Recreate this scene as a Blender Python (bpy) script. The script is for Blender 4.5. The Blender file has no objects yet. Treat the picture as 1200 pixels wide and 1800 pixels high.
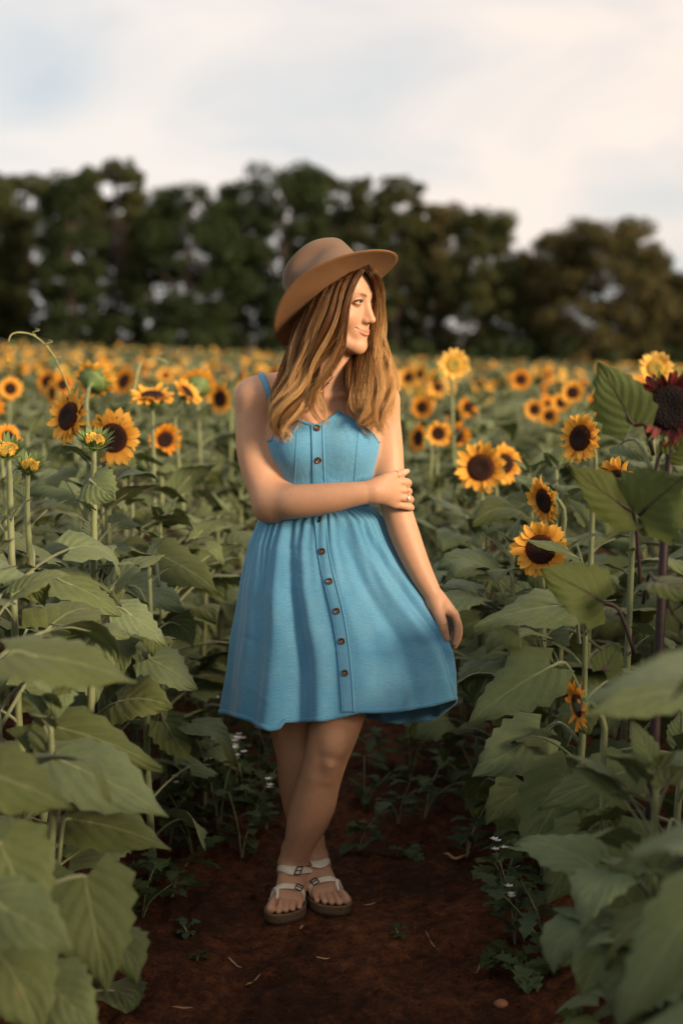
import bpy, math, random, time
import numpy as np
from mathutils import Vector, Matrix
from mathutils.bvhtree import BVHTree

T_START = time.time()
R = math.radians
SC = bpy.context.scene
COL = SC.collection

# ------------------------------------------------------------------ camera
CAM_Y, CAM_H, PITCH, FPX = -3.51, 1.42, math.atan(300 / 2500), 2500.0
cam_d = bpy.data.cameras.new('camera')
cam = bpy.data.objects.new('camera', cam_d)
COL.objects.link(cam)
cam.location = (0, CAM_Y, CAM_H)
cam.rotation_euler = (math.pi / 2 - PITCH, 0, 0)
cam_d.sensor_fit = 'HORIZONTAL'
cam_d.sensor_width = 24
cam_d.lens = 50
cam_d.clip_start = 0.05
cam_d.clip_end = 2000
cam_d.dof.use_dof = True
cam_d.dof.focus_distance = 3.42
cam_d.dof.aperture_fstop = 1.8
SC.camera = cam

# ------------------------------------------------------------------ sky and sun
SUN_DIR = Vector((0.74, -0.60, 0.31)).normalized()      # towards the sun: low, to the right and a little behind the camera
SUN_EL = math.asin(SUN_DIR.z)
world = bpy.data.worlds.new('World')
SC.world = world
world.use_nodes = True
wn, wl = world.node_tree.nodes, world.node_tree.links
wn.clear()
def wnode(t, **kw):
    n = wn.new(t)
    for k, v in kw.items():
        setattr(n, k, v)
    return n
w_out = wnode('ShaderNodeOutputWorld')
w_bg = wnode('ShaderNodeBackground')
w_bg.inputs['Strength'].default_value = 0.1
w_sky = wnode('ShaderNodeTexSky', sky_type='NISHITA')
w_sky.sun_disc = False
w_sky.sun_elevation = SUN_EL
w_sky.sun_rotation = math.atan2(SUN_DIR.x, SUN_DIR.y)
w_sky.air_density = 1.0
w_sky.dust_density = 1.0
w_tc = wnode('ShaderNodeTexCoord')
w_map = wnode('ShaderNodeMapping')
w_map.inputs['Scale'].default_value = (2.2, 1.2, 6.0)
w_map.inputs['Rotation'].default_value = (0.0, -0.22, 0.0)
w_map.inputs['Location'].default_value = (0.35, 0.2, 0.62)
w_n = wnode('ShaderNodeTexNoise')
w_n.inputs['Scale'].default_value = 1.5
w_n.inputs['Detail'].default_value = 5.0
w_n.inputs['Roughness'].default_value = 0.48
w_n.inputs['Distortion'].default_value = 0.5
w_r = wnode('ShaderNodeValToRGB')
w_r.color_ramp.elements[0].position = 0.38
w_r.color_ramp.elements[0].color = (0.12, 0.12, 0.12, 1)
w_r.color_ramp.elements[1].position = 0.58
w_r.color_ramp.elements[1].color = (0.97, 0.97, 0.97, 1)
# cloud colour: warm cream towards the sun's side, cooler away from it
w_sep = wnode('ShaderNodeSeparateXYZ')
w_mr = wnode('ShaderNodeMapRange')
w_mr.inputs['From Min'].default_value = -0.35
w_mr.inputs['From Max'].default_value = 0.45
w_cc = wnode('ShaderNodeMix', data_type='RGBA')
w_cc.inputs['A'].default_value = (6.0, 5.8, 5.6, 1)
w_cc.inputs['B'].default_value = (7.4, 6.1, 5.2, 1)
w_blue = wnode('ShaderNodeMix', data_type='RGBA', blend_type='MIX')
w_blue.inputs['Factor'].default_value = 0.80
w_blue.inputs['B'].default_value = (4.2, 4.55, 4.85, 1)
w_mix = wnode('ShaderNodeMix', data_type='RGBA')
wl.new(w_tc.outputs['Generated'], w_map.inputs['Vector'])
wl.new(w_map.outputs['Vector'], w_n.inputs['Vector'])
wl.new(w_n.outputs['Fac'], w_r.inputs['Fac'])
wl.new(w_tc.outputs['Generated'], w_sep.inputs['Vector'])
wl.new(w_sep.outputs['X'], w_mr.inputs['Value'])
wl.new(w_mr.outputs['Result'], w_cc.inputs['Factor'])
wl.new(w_sky.outputs['Color'], w_blue.inputs['A'])
wl.new(w_r.outputs['Color'], w_mix.inputs['Factor'])
wl.new(w_blue.outputs['Result'], w_mix.inputs['A'])
wl.new(w_cc.outputs['Result'], w_mix.inputs['B'])
wl.new(w_mix.outputs['Result'], w_bg.inputs['Color'])
wl.new(w_bg.outputs['Background'], w_out.inputs['Surface'])

sun_d = bpy.data.lights.new('sun', 'SUN')
sun_d.energy = 4.9
sun_d.angle = R(16.0)
sun_d.color = (1.0, 0.77, 0.52)
sun = bpy.data.objects.new('sun', sun_d)
COL.objects.link(sun)
sun.rotation_euler = SUN_DIR.to_track_quat('Z', 'Y').to_euler()

SC.view_settings.view_transform = 'Standard'
SC.view_settings.look = 'None'
SC.view_settings.exposure = 0.6
SC.view_settings.gamma = 1.0
SC.view_settings.use_curve_mapping = False
SC.render.engine = 'CYCLES'
SC.cycles.max_bounces = 6
SC.cycles.diffuse_bounces = 3
SC.cycles.glossy_bounces = 2
SC.cycles.transmission_bounces = 3
SC.cycles.transparent_max_bounces = 6
SC.cycles.use_denoising = True

# ------------------------------------------------------------------ helpers
CA, SA = math.cos(PITCH), math.sin(PITCH)
def P(px, py, y):
    """the place at depth y that the photograph shows at (px, py)"""
    dx, du = (px - 600) / FPX, -(py - 900) / FPX
    d = np.array([dx, du * SA + CA, du * CA - SA])
    t = (y - CAM_Y) / d[1]
    return np.array([d[0] * t, y, CAM_H + d[2] * t])
def to_px(p):
    x, y, z = p[0], p[1] - CAM_Y, p[2] - CAM_H
    f = y * CA - z * SA
    u = y * SA + z * CA
    return 600 + FPX * x / f, 900 - FPX * u / f, f

def mesh_data(name, V, F, mats=(), smooth=True, mat_idx=None, uv=None, col=None):
    """V (n,3), F (m,3) or (m,4) or list of polygons"""
    me = bpy.data.meshes.new(name)
    V = np.asarray(V, dtype=np.float32)
    if isinstance(F, list):
        me.from_pydata([tuple(map(float, v)) for v in V], [], [tuple(int(i) for i in f) for f in F])
    else:
        Fl = [np.asarray(f, dtype=np.int32) for f in (F if isinstance(F, tuple) else (F,)) if len(f)]
        me.vertices.add(len(V)); me.vertices.foreach_set('co', V.ravel())
        flat = np.concatenate([f.ravel() for f in Fl])
        ks = np.concatenate([np.full(len(f), f.shape[1]) for f in Fl])
        st = np.concatenate([[0], np.cumsum(ks)[:-1]]).astype(np.int32)
        me.loops.add(len(flat)); me.loops.foreach_set('vertex_index', flat)
        me.polygons.add(len(ks)); me.polygons.foreach_set('loop_start', st)
        me.update(calc_edges=True)
    for m_ in mats:
        me.materials.append(m_)
    n = len(me.polygons)
    me.polygons.foreach_set('use_smooth', np.full(n, bool(smooth)))
    if mat_idx is not None:
        me.polygons.foreach_set('material_index', np.asarray(mat_idx, dtype=np.int32))
    if uv is not None:
        l = me.uv_layers.new(name='UVMap')
        vi = np.empty(len(me.loops), dtype=np.int32); me.loops.foreach_get('vertex_index', vi)
        l.data.foreach_set('uv', np.asarray(uv, dtype=np.float32)[vi].ravel())
    if col is not None:
        a = me.color_attributes.new('tint', 'FLOAT_COLOR', 'POINT')
        c = np.asarray(col, dtype=np.float32)
        if c.shape[1] == 3:
            c = np.hstack([c, np.ones((len(c), 1), np.float32)])
        a.data.foreach_set('color', c.ravel())
    me.update()
    return me

def add(name, me, parent=None, loc=None, rot=None, scale=None):
    o = bpy.data.objects.new(name, me)
    COL.objects.link(o)
    if parent is not None:
        o.parent = parent
    if loc is not None:
        o.location = [float(v) for v in loc]
    if rot is not None:
        o.rotation_euler = rot
    if scale is not None:
        o.scale = scale if hasattr(scale, '__len__') else (scale,) * 3
    return o

def tag(o, label, cat, group=None):
    o['label'] = label
    o['category'] = cat
    if group:
        o['group'] = group
    return o
def structure(o):
    o['kind'] = 'structure'
    return o
def empty(name, loc=(0, 0, 0), rotz=0.0):
    o = bpy.data.objects.new(name, None)
    o.empty_display_size = 0.05
    COL.objects.link(o)
    o.location = [float(v) for v in loc]
    o.rotation_euler = (0, 0, rotz)
    return o

def join(parts):
    """[(V, F)] with equal face arity -> V, F, part index per vertex"""
    Vs, Fs, off = [], [], 0
    for V, F in parts:
        Vs.append(np.asarray(V, dtype=float)); Fs.append(np.asarray(F) + off); off += len(V)
    return np.vstack(Vs), np.vstack(Fs)

def catmull(pts, n):
    """n points on a smooth curve through pts (k, d)"""
    p = np.asarray(pts, dtype=float)
    if len(p) == 2:
        t = np.linspace(0, 1, n)[:, None]
        return p[0] * (1 - t) + p[1] * t
    q = np.vstack([2 * p[0] - p[1], p, 2 * p[-1] - p[-2]])
    s = np.linspace(0, len(p) - 1, n)
    i = np.minimum(s.astype(int), len(p) - 2)
    t = (s - i)[:, None]
    a, b, c, d = q[i], q[i + 1], q[i + 2], q[i + 3]
    return 0.5 * (2 * b + (c - a) * t + (2 * a - 5 * b + 4 * c - d) * t ** 2 + (3 * b - a - 3 * c + d) * t ** 3)

def tube(path, rad, sides=6, cap=True):
    """a tube of quads along path (n,3); rad scalar or (n,)"""
    p = np.asarray(path, dtype=float); n = len(p)
    rad = np.broadcast_to(np.asarray(rad, dtype=float), (n,))
    tan = np.gradient(p, axis=0)
    tan /= np.linalg.norm(tan, axis=1)[:, None] + 1e-12
    ref = np.array([0.0, 0, 1]) if abs(tan[0][2]) < 0.9 else np.array([0.0, 1, 0])
    u = np.zeros_like(p); u0 = np.cross(tan[0], ref)
    for i in range(n):
        u0 = u0 - tan[i] * np.dot(u0, tan[i]); u0 /= np.linalg.norm(u0) + 1e-12
        u[i] = u0
    v = np.cross(tan, u)
    a = np.arange(sides) * 2 * math.pi / sides
    V = p[:, None, :] + rad[:, None, None] * (np.cos(a)[None, :, None] * u[:, None, :] + np.sin(a)[None, :, None] * v[:, None, :])
    V = V.reshape(-1, 3)
    i, j = np.meshgrid(np.arange(n - 1), np.arange(sides), indexing='ij')
    j2 = (j + 1) % sides
    F = np.stack([i * sides + j, i * sides + j2, (i + 1) * sides + j2, (i + 1) * sides + j], -1).reshape(-1, 4)
    if cap:
        V = np.vstack([V, p[0], p[-1]])
        c0, c1 = n * sides, n * sides + 1
        cf = []
        for k in range(0, sides, 2):
            cf.append([c0, (k + 2) % sides, (k + 1) % sides, k])
            b = (n - 1) * sides
            cf.append([c1, b + k, b + (k + 1) % sides, b + (k + 2) % sides])
        F = np.vstack([F, np.array(cf)])
    return V, F

def grid_faces(nu, nv, wrap_v=False):
    m = nv if wrap_v else nv - 1
    i, j = np.meshgrid(np.arange(nu - 1), np.arange(m), indexing='ij')
    j2 = (j + 1) % nv
    return np.stack([i * nv + j, i * nv + j2, (i + 1) * nv + j2, (i + 1) * nv + j], -1).reshape(-1, 4)

# ------------------------------------------------------------------ materials
class NT:
    """short hand for building a node tree"""
    def __init__(s, name):
        s.m = bpy.data.materials.new(name); s.m.use_nodes = True
        s.n, s.l = s.m.node_tree.nodes, s.m.node_tree.links
        s.n.clear()
        s.out = s.n.new('ShaderNodeOutputMaterial')
    def node(s, t, ins=None, **kw):
        x = s.n.new(t)
        for k, v in kw.items():
            setattr(x, k, v)
        for k, v in (ins or {}).items():
            s.put(x.inputs[k], v)
        return x
    def put(s, sock, v):
        if isinstance(v, bpy.types.NodeSocket):
            s.l.new(v, sock)
        elif hasattr(v, '__len__') and len(v) == 3 and sock.type == 'RGBA':
            sock.default_value = (*v, 1)
        else:
            sock.default_value = v
    def math(s, op, a, b=0.0, c=None, clamp=False):
        x = s.n.new('ShaderNodeMath'); x.operation = op; x.use_clamp = clamp
        s.put(x.inputs[0], a); s.put(x.inputs[1], b)
        if c is not None: s.put(x.inputs[2], c)
        return x.outputs[0]
    def mix(s, f, a, b, blend='MIX'):
        x = s.n.new('ShaderNodeMix'); x.data_type = 'RGBA'; x.blend_type = blend
        s.put(x.inputs['Factor'], f); s.put(x.inputs['A'], a); s.put(x.inputs['B'], b)
        return x.outputs['Result']
    def noise(s, scale, detail=3.0, vec=None, rough=0.5, dist=0.0):
        x = s.n.new('ShaderNodeTexNoise')
        x.inputs['Scale'].default_value = scale; x.inputs['Detail'].default_value = detail
        x.inputs['Roughness'].default_value = rough; x.inputs['Distortion'].default_value = dist
        if vec is not None: s.l.new(vec, x.inputs['Vector'])
        return x.outputs['Fac']
    def ramp(s, fac, stops):
        x = s.n.new('ShaderNodeValToRGB'); e = x.color_ramp.elements
        while len(e) < len(stops): e.new(0.5)
        for k, (p, c) in enumerate(stops):
            e[k].position = p; e[k].color = (*c, 1) if len(c) == 3 else c
        s.l.new(fac, x.inputs['Fac'])
        return x.outputs['Color']
    def bump(s, h, strength=0.3, dist=0.01):
        x = s.n.new('ShaderNodeBump'); x.inputs['Strength'].default_value = strength
        x.inputs['Distance'].default_value = dist; s.l.new(h, x.inputs['Height'])
        return x.outputs['Normal']
    def coord(s, w='Object'):
        return s.n.new('ShaderNodeTexCoord').outputs[w]
    def attr(s, name='tint'):
        x = s.n.new('ShaderNodeAttribute'); x.attribute_name = name
        return x.outputs['Color']
    def bsdf(s, **ins):
        x = s.n.new('ShaderNodeBsdfPrincipled')
        for k, v in ins.items():
            s.put(x.inputs[k.replace('_', ' ')], v)
        s.l.new(x.outputs['BSDF'], s.out.inputs['Surface'])
        return x

def plain(name, c, rough=0.6, metal=0.0, var=0.15, scale=40.0, bump=0.0, bscale=200.0, sheen=0.0):
    t = NT(name)
    n = t.noise(scale, 3.0, t.coord())
    lo = tuple(v * (1 - var) for v in c); hi = tuple(min(1, v * (1 + var)) for v in c)
    base = t.ramp(n, [(0.3, lo), (0.7, hi)])
    b = t.bsdf(Base_Color=base, Roughness=rough, Metallic=metal)
    if sheen: b.inputs['Sheen Weight'].default_value = sheen
    if bump:
        t.l.new(t.bump(t.noise(bscale, 3.0, t.coord()), bump, 0.002), b.inputs['Normal'])
    return t.m
# ------------------------------------------------------------------ ground
def sstep(x, a, b):
    t = np.clip((x - a) / (b - a), 0, 1)
    return t * t * (3 - 2 * t)
def roll(x, y):
    """the field's lie: level by the woman, falling away gently to the right farther back"""
    s = sstep(y, 4.0, 24.0)
    return s * (-0.27 - 0.034 * np.clip(x, -14, 14))
class VNoise:
    def __init__(s, seed):
        s.t = np.random.RandomState(seed).rand(256, 256)
    def __call__(s, x, y, f):
        x, y = np.asarray(x) * f, np.asarray(y) * f
        i, j = np.floor(x).astype(int), np.floor(y).astype(int)
        u, v = x - i, y - j
        u, v = u * u * (3 - 2 * u), v * v * (3 - 2 * v)
        g = lambda a, b: s.t[a % 256, b % 256]
        return (g(i, j) * (1 - u) + g(i + 1, j) * u) * (1 - v) + (g(i, j + 1) * (1 - u) + g(i + 1, j + 1) * u) * v
VN = VNoise(3)
def clods(x, y):
    near = np.exp(-(np.maximum(np.abs(x) - 1.0, 0) / 1.0) ** 2) * sstep(-y, -9, -5)
    h = 0.030 * (VN(x, y, 5.0) - 0.5) + 0.026 * (VN(x + 7, y + 3, 13.0) - 0.5) + 0.026 * (VN(x + 1, y + 9, 31.0) - 0.5) + 0.010 * np.maximum(VN(x, y + 5, 57.0) - 0.55, 0)
    # her footprint's surroundings are trodden flat; ridges rise along the rows
    flat = 1 - 0.85 * np.exp(-((x + 0.07) ** 2 / 0.035 + (y + 0.06) ** 2 / 0.05))
    ridge = 0.045 * sstep(np.abs(x + 0.03), 0.30, 0.72)
    return near * (h * flat + ridge)
def ground_z(x, y):
    return roll(x, y) + clods(x, y)

def m_soil():
    t = NT('red_soil')
    co = t.coord()
    n1 = t.noise(2.2, 5, co, 0.6); n2 = t.noise(34, 5, co, 0.65); n3 = t.noise(170, 4, co, 0.7)
    f = t.math('ADD', t.math('MULTIPLY', n1, 0.45), t.math('ADD', t.math('MULTIPLY', n2, 0.35), t.math('MULTIPLY', n3, 0.3)))
    c = t.ramp(f, [(0.36, (0.020, 0.0075, 0.004)), (0.52, (0.050, 0.018, 0.0085)), (0.62, (0.150, 0.050, 0.020)), (0.77, (0.30, 0.130, 0.062))])
    b = t.bsdf(Base_Color=c, Roughness=0.95)
    b.inputs['Specular IOR Level'].default_value = 0.15
    h = t.math('ADD', t.math('MULTIPLY', n2, 1.0), t.math('MULTIPLY', n3, 0.7))
    t.l.new(t.bump(h, 1.0, 0.022), b.inputs['Normal'])
    return t.m
M_SOIL = m_soil()
def axis_coords(c0, c1, step, grow, far0, far1):
    a = list(np.arange(c0, c1 + step / 2, step))
    lo, hi = [], []
    s, x = step, c0
    while x > far0:
        s *= grow; x -= s; lo.append(x)
    s, x = step, a[-1]
    while x < far1:
        s *= grow; x += s; hi.append(x)
    return np.array(lo[::-1] + a + hi)
gx = axis_coords(-0.85, 0.85, 0.017, 1.17, -420, 420)
gy = axis_coords(-1.1, 2.6, 0.022, 1.10, -120, 900)
GX, GY = np.meshgrid(gx, gy, indexing='ij')
GZ = ground_z(GX, GY)
ground = add('ground', mesh_data('ground', np.stack([GX, GY, GZ], -1).reshape(-1, 3), grid_faces(len(gx), len(gy)), [M_SOIL]))
structure(ground)

# ------------------------------------------------------------------ the tree line
def m_foliage(name, c0, c1, tr=0.25):
    t = NT(name)
    oi = t.n.new('ShaderNodeObjectInfo')
    n = t.noise(0.9, 3, t.coord(), 0.6)
    a = t.attr()
    c = t.mix(n, c0, c1)
    c = t.mix(1.0, c, a, 'MULTIPLY')
    b = t.bsdf(Base_Color=c, Roughness=0.75)
    b.inputs['Specular IOR Level'].default_value = 0.2
    tl = t.n.new('ShaderNodeBsdfTranslucent'); t.l.new(c, tl.inputs['Color'])
    mx = t.n.new('ShaderNodeMixShader'); mx.inputs[0].default_value = tr
    t.l.new(b.outputs[0], mx.inputs[1]); t.l.new(tl.outputs[0], mx.inputs[2]); t.l.new(mx.outputs[0], t.out.inputs['Surface'])
    return t.m
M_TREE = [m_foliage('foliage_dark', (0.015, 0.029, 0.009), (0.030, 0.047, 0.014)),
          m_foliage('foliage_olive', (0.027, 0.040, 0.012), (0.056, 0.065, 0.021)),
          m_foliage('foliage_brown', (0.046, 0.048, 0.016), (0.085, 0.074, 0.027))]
M_BARK = plain('bark', (0.055, 0.042, 0.032), 0.95, var=0.35, scale=6)

def leaf_cards(centres, radii, count, size, rng):
    """leaf-sized folded quads spread through clumps"""
    n = count
    k = rng.choice(len(centres), n, p=radii ** 2 / (radii ** 2).sum())
    d = rng.normal(0, 1, (n, 3)); d /= np.linalg.norm(d, axis=1)[:, None]
    r = radii[k] * rng.uniform(0.15, 1.0, n) ** 0.5
    c = centres[k] + d * r[:, None] * np.array([1, 1, 0.72])
    nrm = d + rng.normal(0, 0.7, (n, 3)) + np.array([0, 0, 0.4]); nrm /= np.linalg.norm(nrm, axis=1)[:, None]
    a = np.cross(nrm, rng.normal(0, 1, (n, 3))); a /= np.linalg.norm(a, axis=1)[:, None]
    b = np.cross(nrm, a)
    s = size * rng.uniform(0.55, 1.35, n)[:, None]
    V = np.stack([c - a * s, c - b * s * 0.55 + nrm * s * 0.1, c + a * s, c + b * s * 0.55 + nrm * s * 0.1], 1).reshape(-1, 3)
    F = np.arange(4 * n).reshape(-1, 4)
    tone = (rng.uniform(0.6, 1.3, n) * rng.uniform(0.75, 1.25, len(centres))[k])
    C = np.repeat(np.stack([tone * rng.uniform(0.9, 1.25, n), tone, tone * 0.9], 1), 4, axis=0)
    return V, F, C

def build_tree(px, top, halfw, Y, kind, label, seed, open_=0.5, low=0.30, n_leaf=6500):
    rng = np.random.RandomState(seed)
    base = P(px, 640, Y); gz = float(roll(base[0], Y)); x0 = base[0]
    ztop = P(px, top, Y)[2]; H = ztop - gz
    W = halfw / FPX * (Y - CAM_Y)
    root = empty('tree', (x0, Y, gz))
    tag(root, label, 'tree', 'trees along the far edge of the field')
    # clumps: an uneven dome on ends of limbs
    nc = int(105 * (0.7 + W / 6))
    C, Rr = [], []
    for _ in range(nc):
        h = low + (0.97 - low) * rng.uniform(0, 1) ** 0.8
        env = W * (0.30 + 0.70 * math.sin(math.pi * min(1, max(0.06, (1.03 - h) / (1.03 - low) * 0.62 + 0.06)) ** 0.9)) if h > 0.5 else W * (0.55 + 0.45 * (h - low) / 0.3)
        a = rng.uniform(0, 6.283); rr = env * rng.uniform(0.25, 1.0) ** 0.6
        C.append((rr * math.cos(a), rr * math.sin(a) * 0.9, H * h)); Rr.append(rng.uniform(0.35, 1.0) * (0.60 + 0.13 * W) * (0.75 if open_ > 0.6 else 1.0))
    C, Rr = np.array(C), np.array(Rr)
    C[:, 2] = np.minimum(C[:, 2], H - Rr * 0.6)
    V, F, col = leaf_cards(C, Rr, n_leaf, 0.115, rng)
    add('crown', mesh_data('crown', V, F, [M_TREE[kind]], smooth=False, col=col), root)
    ps = [tube(catmull(np.array([(0, 0, -0.2), (rng.normal(0, .15), rng.normal(0, .15), H * 0.3), (rng.normal(0, .3), rng.normal(0, .3), H * 0.62), (rng.normal(0, .3), 0, H * 0.93)]), 12), np.linspace(0.20, 0.04, 12), 8)]
    for q in rng.choice(nc, min(nc, 16), replace=False):
        z0 = C[q, 2] * rng.uniform(0.45, 0.7)
        ps.append(tube(catmull(np.array([(0, 0, z0), (C[q, 0] * 0.4, C[q, 1] * 0.4, z0 + (C[q, 2] - z0) * 0.5), tuple(C[q])]), 7), np.linspace(0.085, 0.02, 7), 5))
    V, F = join(ps)
    add('trunk', mesh_data('trunk', V, F, [M_BARK]), root)
    return root
TREES = [(-40, 318, 95, 70, 1, 'dark tree cut off by the left border of the photo', 0.5, 0.12),
         (55, 292, 85, 74, 1, 'airy olive tree second from the left border of the photo', 0.7, 0.10),
         (128, 300, 55, 66, 0, 'narrow dark tree between the airy olive tree and the tallest tree', 0.6, 0.14),
         (208, 272, 78, 72, 1, 'tallest open-crowned tree above the left-hand sunflowers', 0.7, 0.10),
         (332, 326, 92, 68, 0, 'dense rounded dark tree left of the hat', 0.3, 0.06),
         (430, 318, 60, 78, 0, 'dark tree squeezed in just left of the broad tree behind the hat', 0.5, 0.12),
         (500, 288, 95, 70, 0, 'broad tall tree rising directly behind the hat', 0.5, 0.10),
         (600, 305, 75, 75, 1, 'open tree just right of the hat crown', 0.7, 0.14),
         (700, 305, 62, 71, 1, 'tree with a pointed top right of the hat brim', 0.7, 0.12),
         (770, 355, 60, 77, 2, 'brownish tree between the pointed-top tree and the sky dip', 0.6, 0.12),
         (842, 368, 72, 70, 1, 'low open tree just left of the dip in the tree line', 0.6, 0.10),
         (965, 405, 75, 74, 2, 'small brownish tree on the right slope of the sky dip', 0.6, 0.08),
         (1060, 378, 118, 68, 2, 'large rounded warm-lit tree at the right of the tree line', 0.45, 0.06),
         (10, 350, 70, 86, 0, 'farther dark tree showing behind the two trees at the left border', 0.4, 0.05),
         (165, 340, 62, 88, 0, 'farther dark tree filling the gap left of the tallest tree', 0.4, 0.05),
         (268, 345, 66, 86, 0, 'farther dark tree between the tallest tree and the dense rounded one', 0.4, 0.05),
         (392, 350, 60, 88, 0, 'farther dark tree just right of the dense rounded one', 0.4, 0.05),
         (560, 340, 62, 87, 0, 'farther dark tree hidden for the most part by the hat', 0.4, 0.05),
         (655, 345, 64, 86, 0, 'farther dark tree directly above the right end of the hat brim', 0.4, 0.05),
         (738, 392, 58, 88, 0, 'farther dark tree in the gap right of the pointed top', 0.4, 0.05),
         (905, 452, 66, 86, 0, 'low farther tree at the bottom of the sky dip', 0.4, 0.05),
         (1130, 440, 60, 88, 0, 'farther dark tree on the right flank of the large warm-lit one', 0.4, 0.05),
         (1190, 478, 70, 76, 2, 'low tree cut off by the right border of the photo', 0.5, 0.08)]
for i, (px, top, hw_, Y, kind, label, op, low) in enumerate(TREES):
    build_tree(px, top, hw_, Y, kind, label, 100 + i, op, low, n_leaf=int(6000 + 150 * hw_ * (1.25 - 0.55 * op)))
# the dark scrub under the trees
rng = np.random.RandomState(77)
c = []
for x in np.arange(-24, 25, 0.55):
    for _ in range(3):
        Y = rng.uniform(62, 80); c.append((x + rng.normal(0, .4), Y, roll(x, Y) + rng.uniform(0.1, 1.2 + 1.3 * rng.rand())))
c = np.array(c)
V, F, col = leaf_cards(c, rng.uniform(0.5, 0.95, len(c)), 24000, 0.17, rng)
und = add('undergrowth', mesh_data('undergrowth', V, F, [M_TREE[0]], smooth=False, col=col))
und['kind'] = 'stuff'
# the woods go on past both borders of the photograph: one mass
c = []
for x in np.concatenate([np.arange(-75, -22, 0.9), np.arange(22, 75, 0.9)]):
    top_ = 8.2 + 2.2 * math.sin(x * 0.31) + 1.2 * math.sin(x * 0.83 + 1)
    for _ in range(7):
        Y = rng.uniform(66, 84); c.append((x + rng.normal(0, .6), Y, roll(x, Y) + rng.uniform(0.5, top_)))
c = np.array(c)
V, F, col = leaf_cards(c, rng.uniform(0.7, 1.5, len(c)), 42000, 0.2, rng)
wd = add('woods', mesh_data('woods', V, F, [M_TREE[0]], smooth=False, col=col)); wd['kind'] = 'stuff'
print('land', round(time.time() - T_START, 1))
# ------------------------------------------------------------------ the woman: signed-distance body, meshed as one surface
def smin(a, b, k):
    h = np.clip(0.5 + 0.5 * (b - a) / k, 0, 1)
    return b + (a - b) * h - k * h * (1 - h)
def smax(a, b, k):
    return -smin(-a, -b, k)

class Field:
    def __init__(s):
        s.p = []
    def add(s, prim, k=0.01, op='u', M=None, hide=False):
        fn, lo, hi = prim
        s.p.append((fn, np.array(lo, float), np.array(hi, float), k, op, M, hide))
    @staticmethod
    def local(M, X, Y, Z):
        if M is None:
            return X, Y, Z, 1.0
        I = np.linalg.inv(M); sc = np.linalg.norm(M[:3, 0])
        return (I[0, 0] * X + I[0, 1] * Y + I[0, 2] * Z + I[0, 3], I[1, 0] * X + I[1, 1] * Y + I[1, 2] * Z + I[1, 3],
                I[2, 0] * X + I[2, 1] * Y + I[2, 2] * Z + I[2, 3], sc)
    @staticmethod
    def comb(D, d, k, op):
        return smin(D, d, k) if op == 'u' else smax(D, -d, k)
    def grid(s, lo, hi, h):
        lo = np.array(lo, float); n = np.ceil((np.array(hi) - lo) / h).astype(int) + 1
        ax = [(lo[i] + h * np.arange(n[i])).astype(np.float32) for i in range(3)]
        D = np.full(n, 0.05, np.float32)
        for fn, plo, phi, k, op, M, hd in s.p:
            if M is not None:
                c = np.array([[x, y, z, 1] for x in (plo[0], phi[0]) for y in (plo[1], phi[1]) for z in (plo[2], phi[2])]) @ M.T
                a, b = c[:, :3].min(0), c[:, :3].max(0)
            else:
                a, b = plo, phi
            pad = k + 2.5 * h
            i0 = np.clip(np.floor((a - pad - lo) / h).astype(int), 0, n); i1 = np.clip(np.ceil((b + pad - lo) / h).astype(int) + 1, 0, n)
            if (i1 <= i0).any():
                continue
            X, Y, Z, sc = s.local(M, ax[0][i0[0]:i1[0], None, None], ax[1][None, i0[1]:i1[1], None], ax[2][None, None, i0[2]:i1[2]])
            if M is None and getattr(fn, 'segs', None) and len(fn.segs) > 4:
                d = np.full(np.broadcast_shapes(X.shape, Y.shape, Z.shape), 0.06, np.float32)
                for sl_, sh_, seg in fn.segs:
                    j0 = np.clip(np.floor((sl_ - pad - lo) / h).astype(int) - i0, 0, d.shape); j1 = np.clip(np.ceil((sh_ + pad - lo) / h).astype(int) + 1 - i0, 0, d.shape)
                    if (j1 <= j0).any():
                        continue
                    s_ = tuple(slice(j0[q], j1[q]) for q in range(3))
                    d[s_] = np.minimum(d[s_], seg(X[s_[0]], Y[:, s_[1]], Z[:, :, s_[2]]))
            else:
                d = fn(X, Y, Z) * sc
            sl = tuple(slice(i0[q], i1[q]) for q in range(3))
            D[sl] = s.comb(D[sl], d, k, op)
        return D, lo
    def at(s, Q):
        X, Y, Z = Q[..., 0], Q[..., 1], Q[..., 2]
        D = np.full(X.shape, 0.3)
        for fn, plo, phi, k, op, M, hd in s.p:
            x, y, z, sc = s.local(M, X, Y, Z)
            D = s.comb(D, fn(x, y, z) * sc, k, op)
        return D

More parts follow.
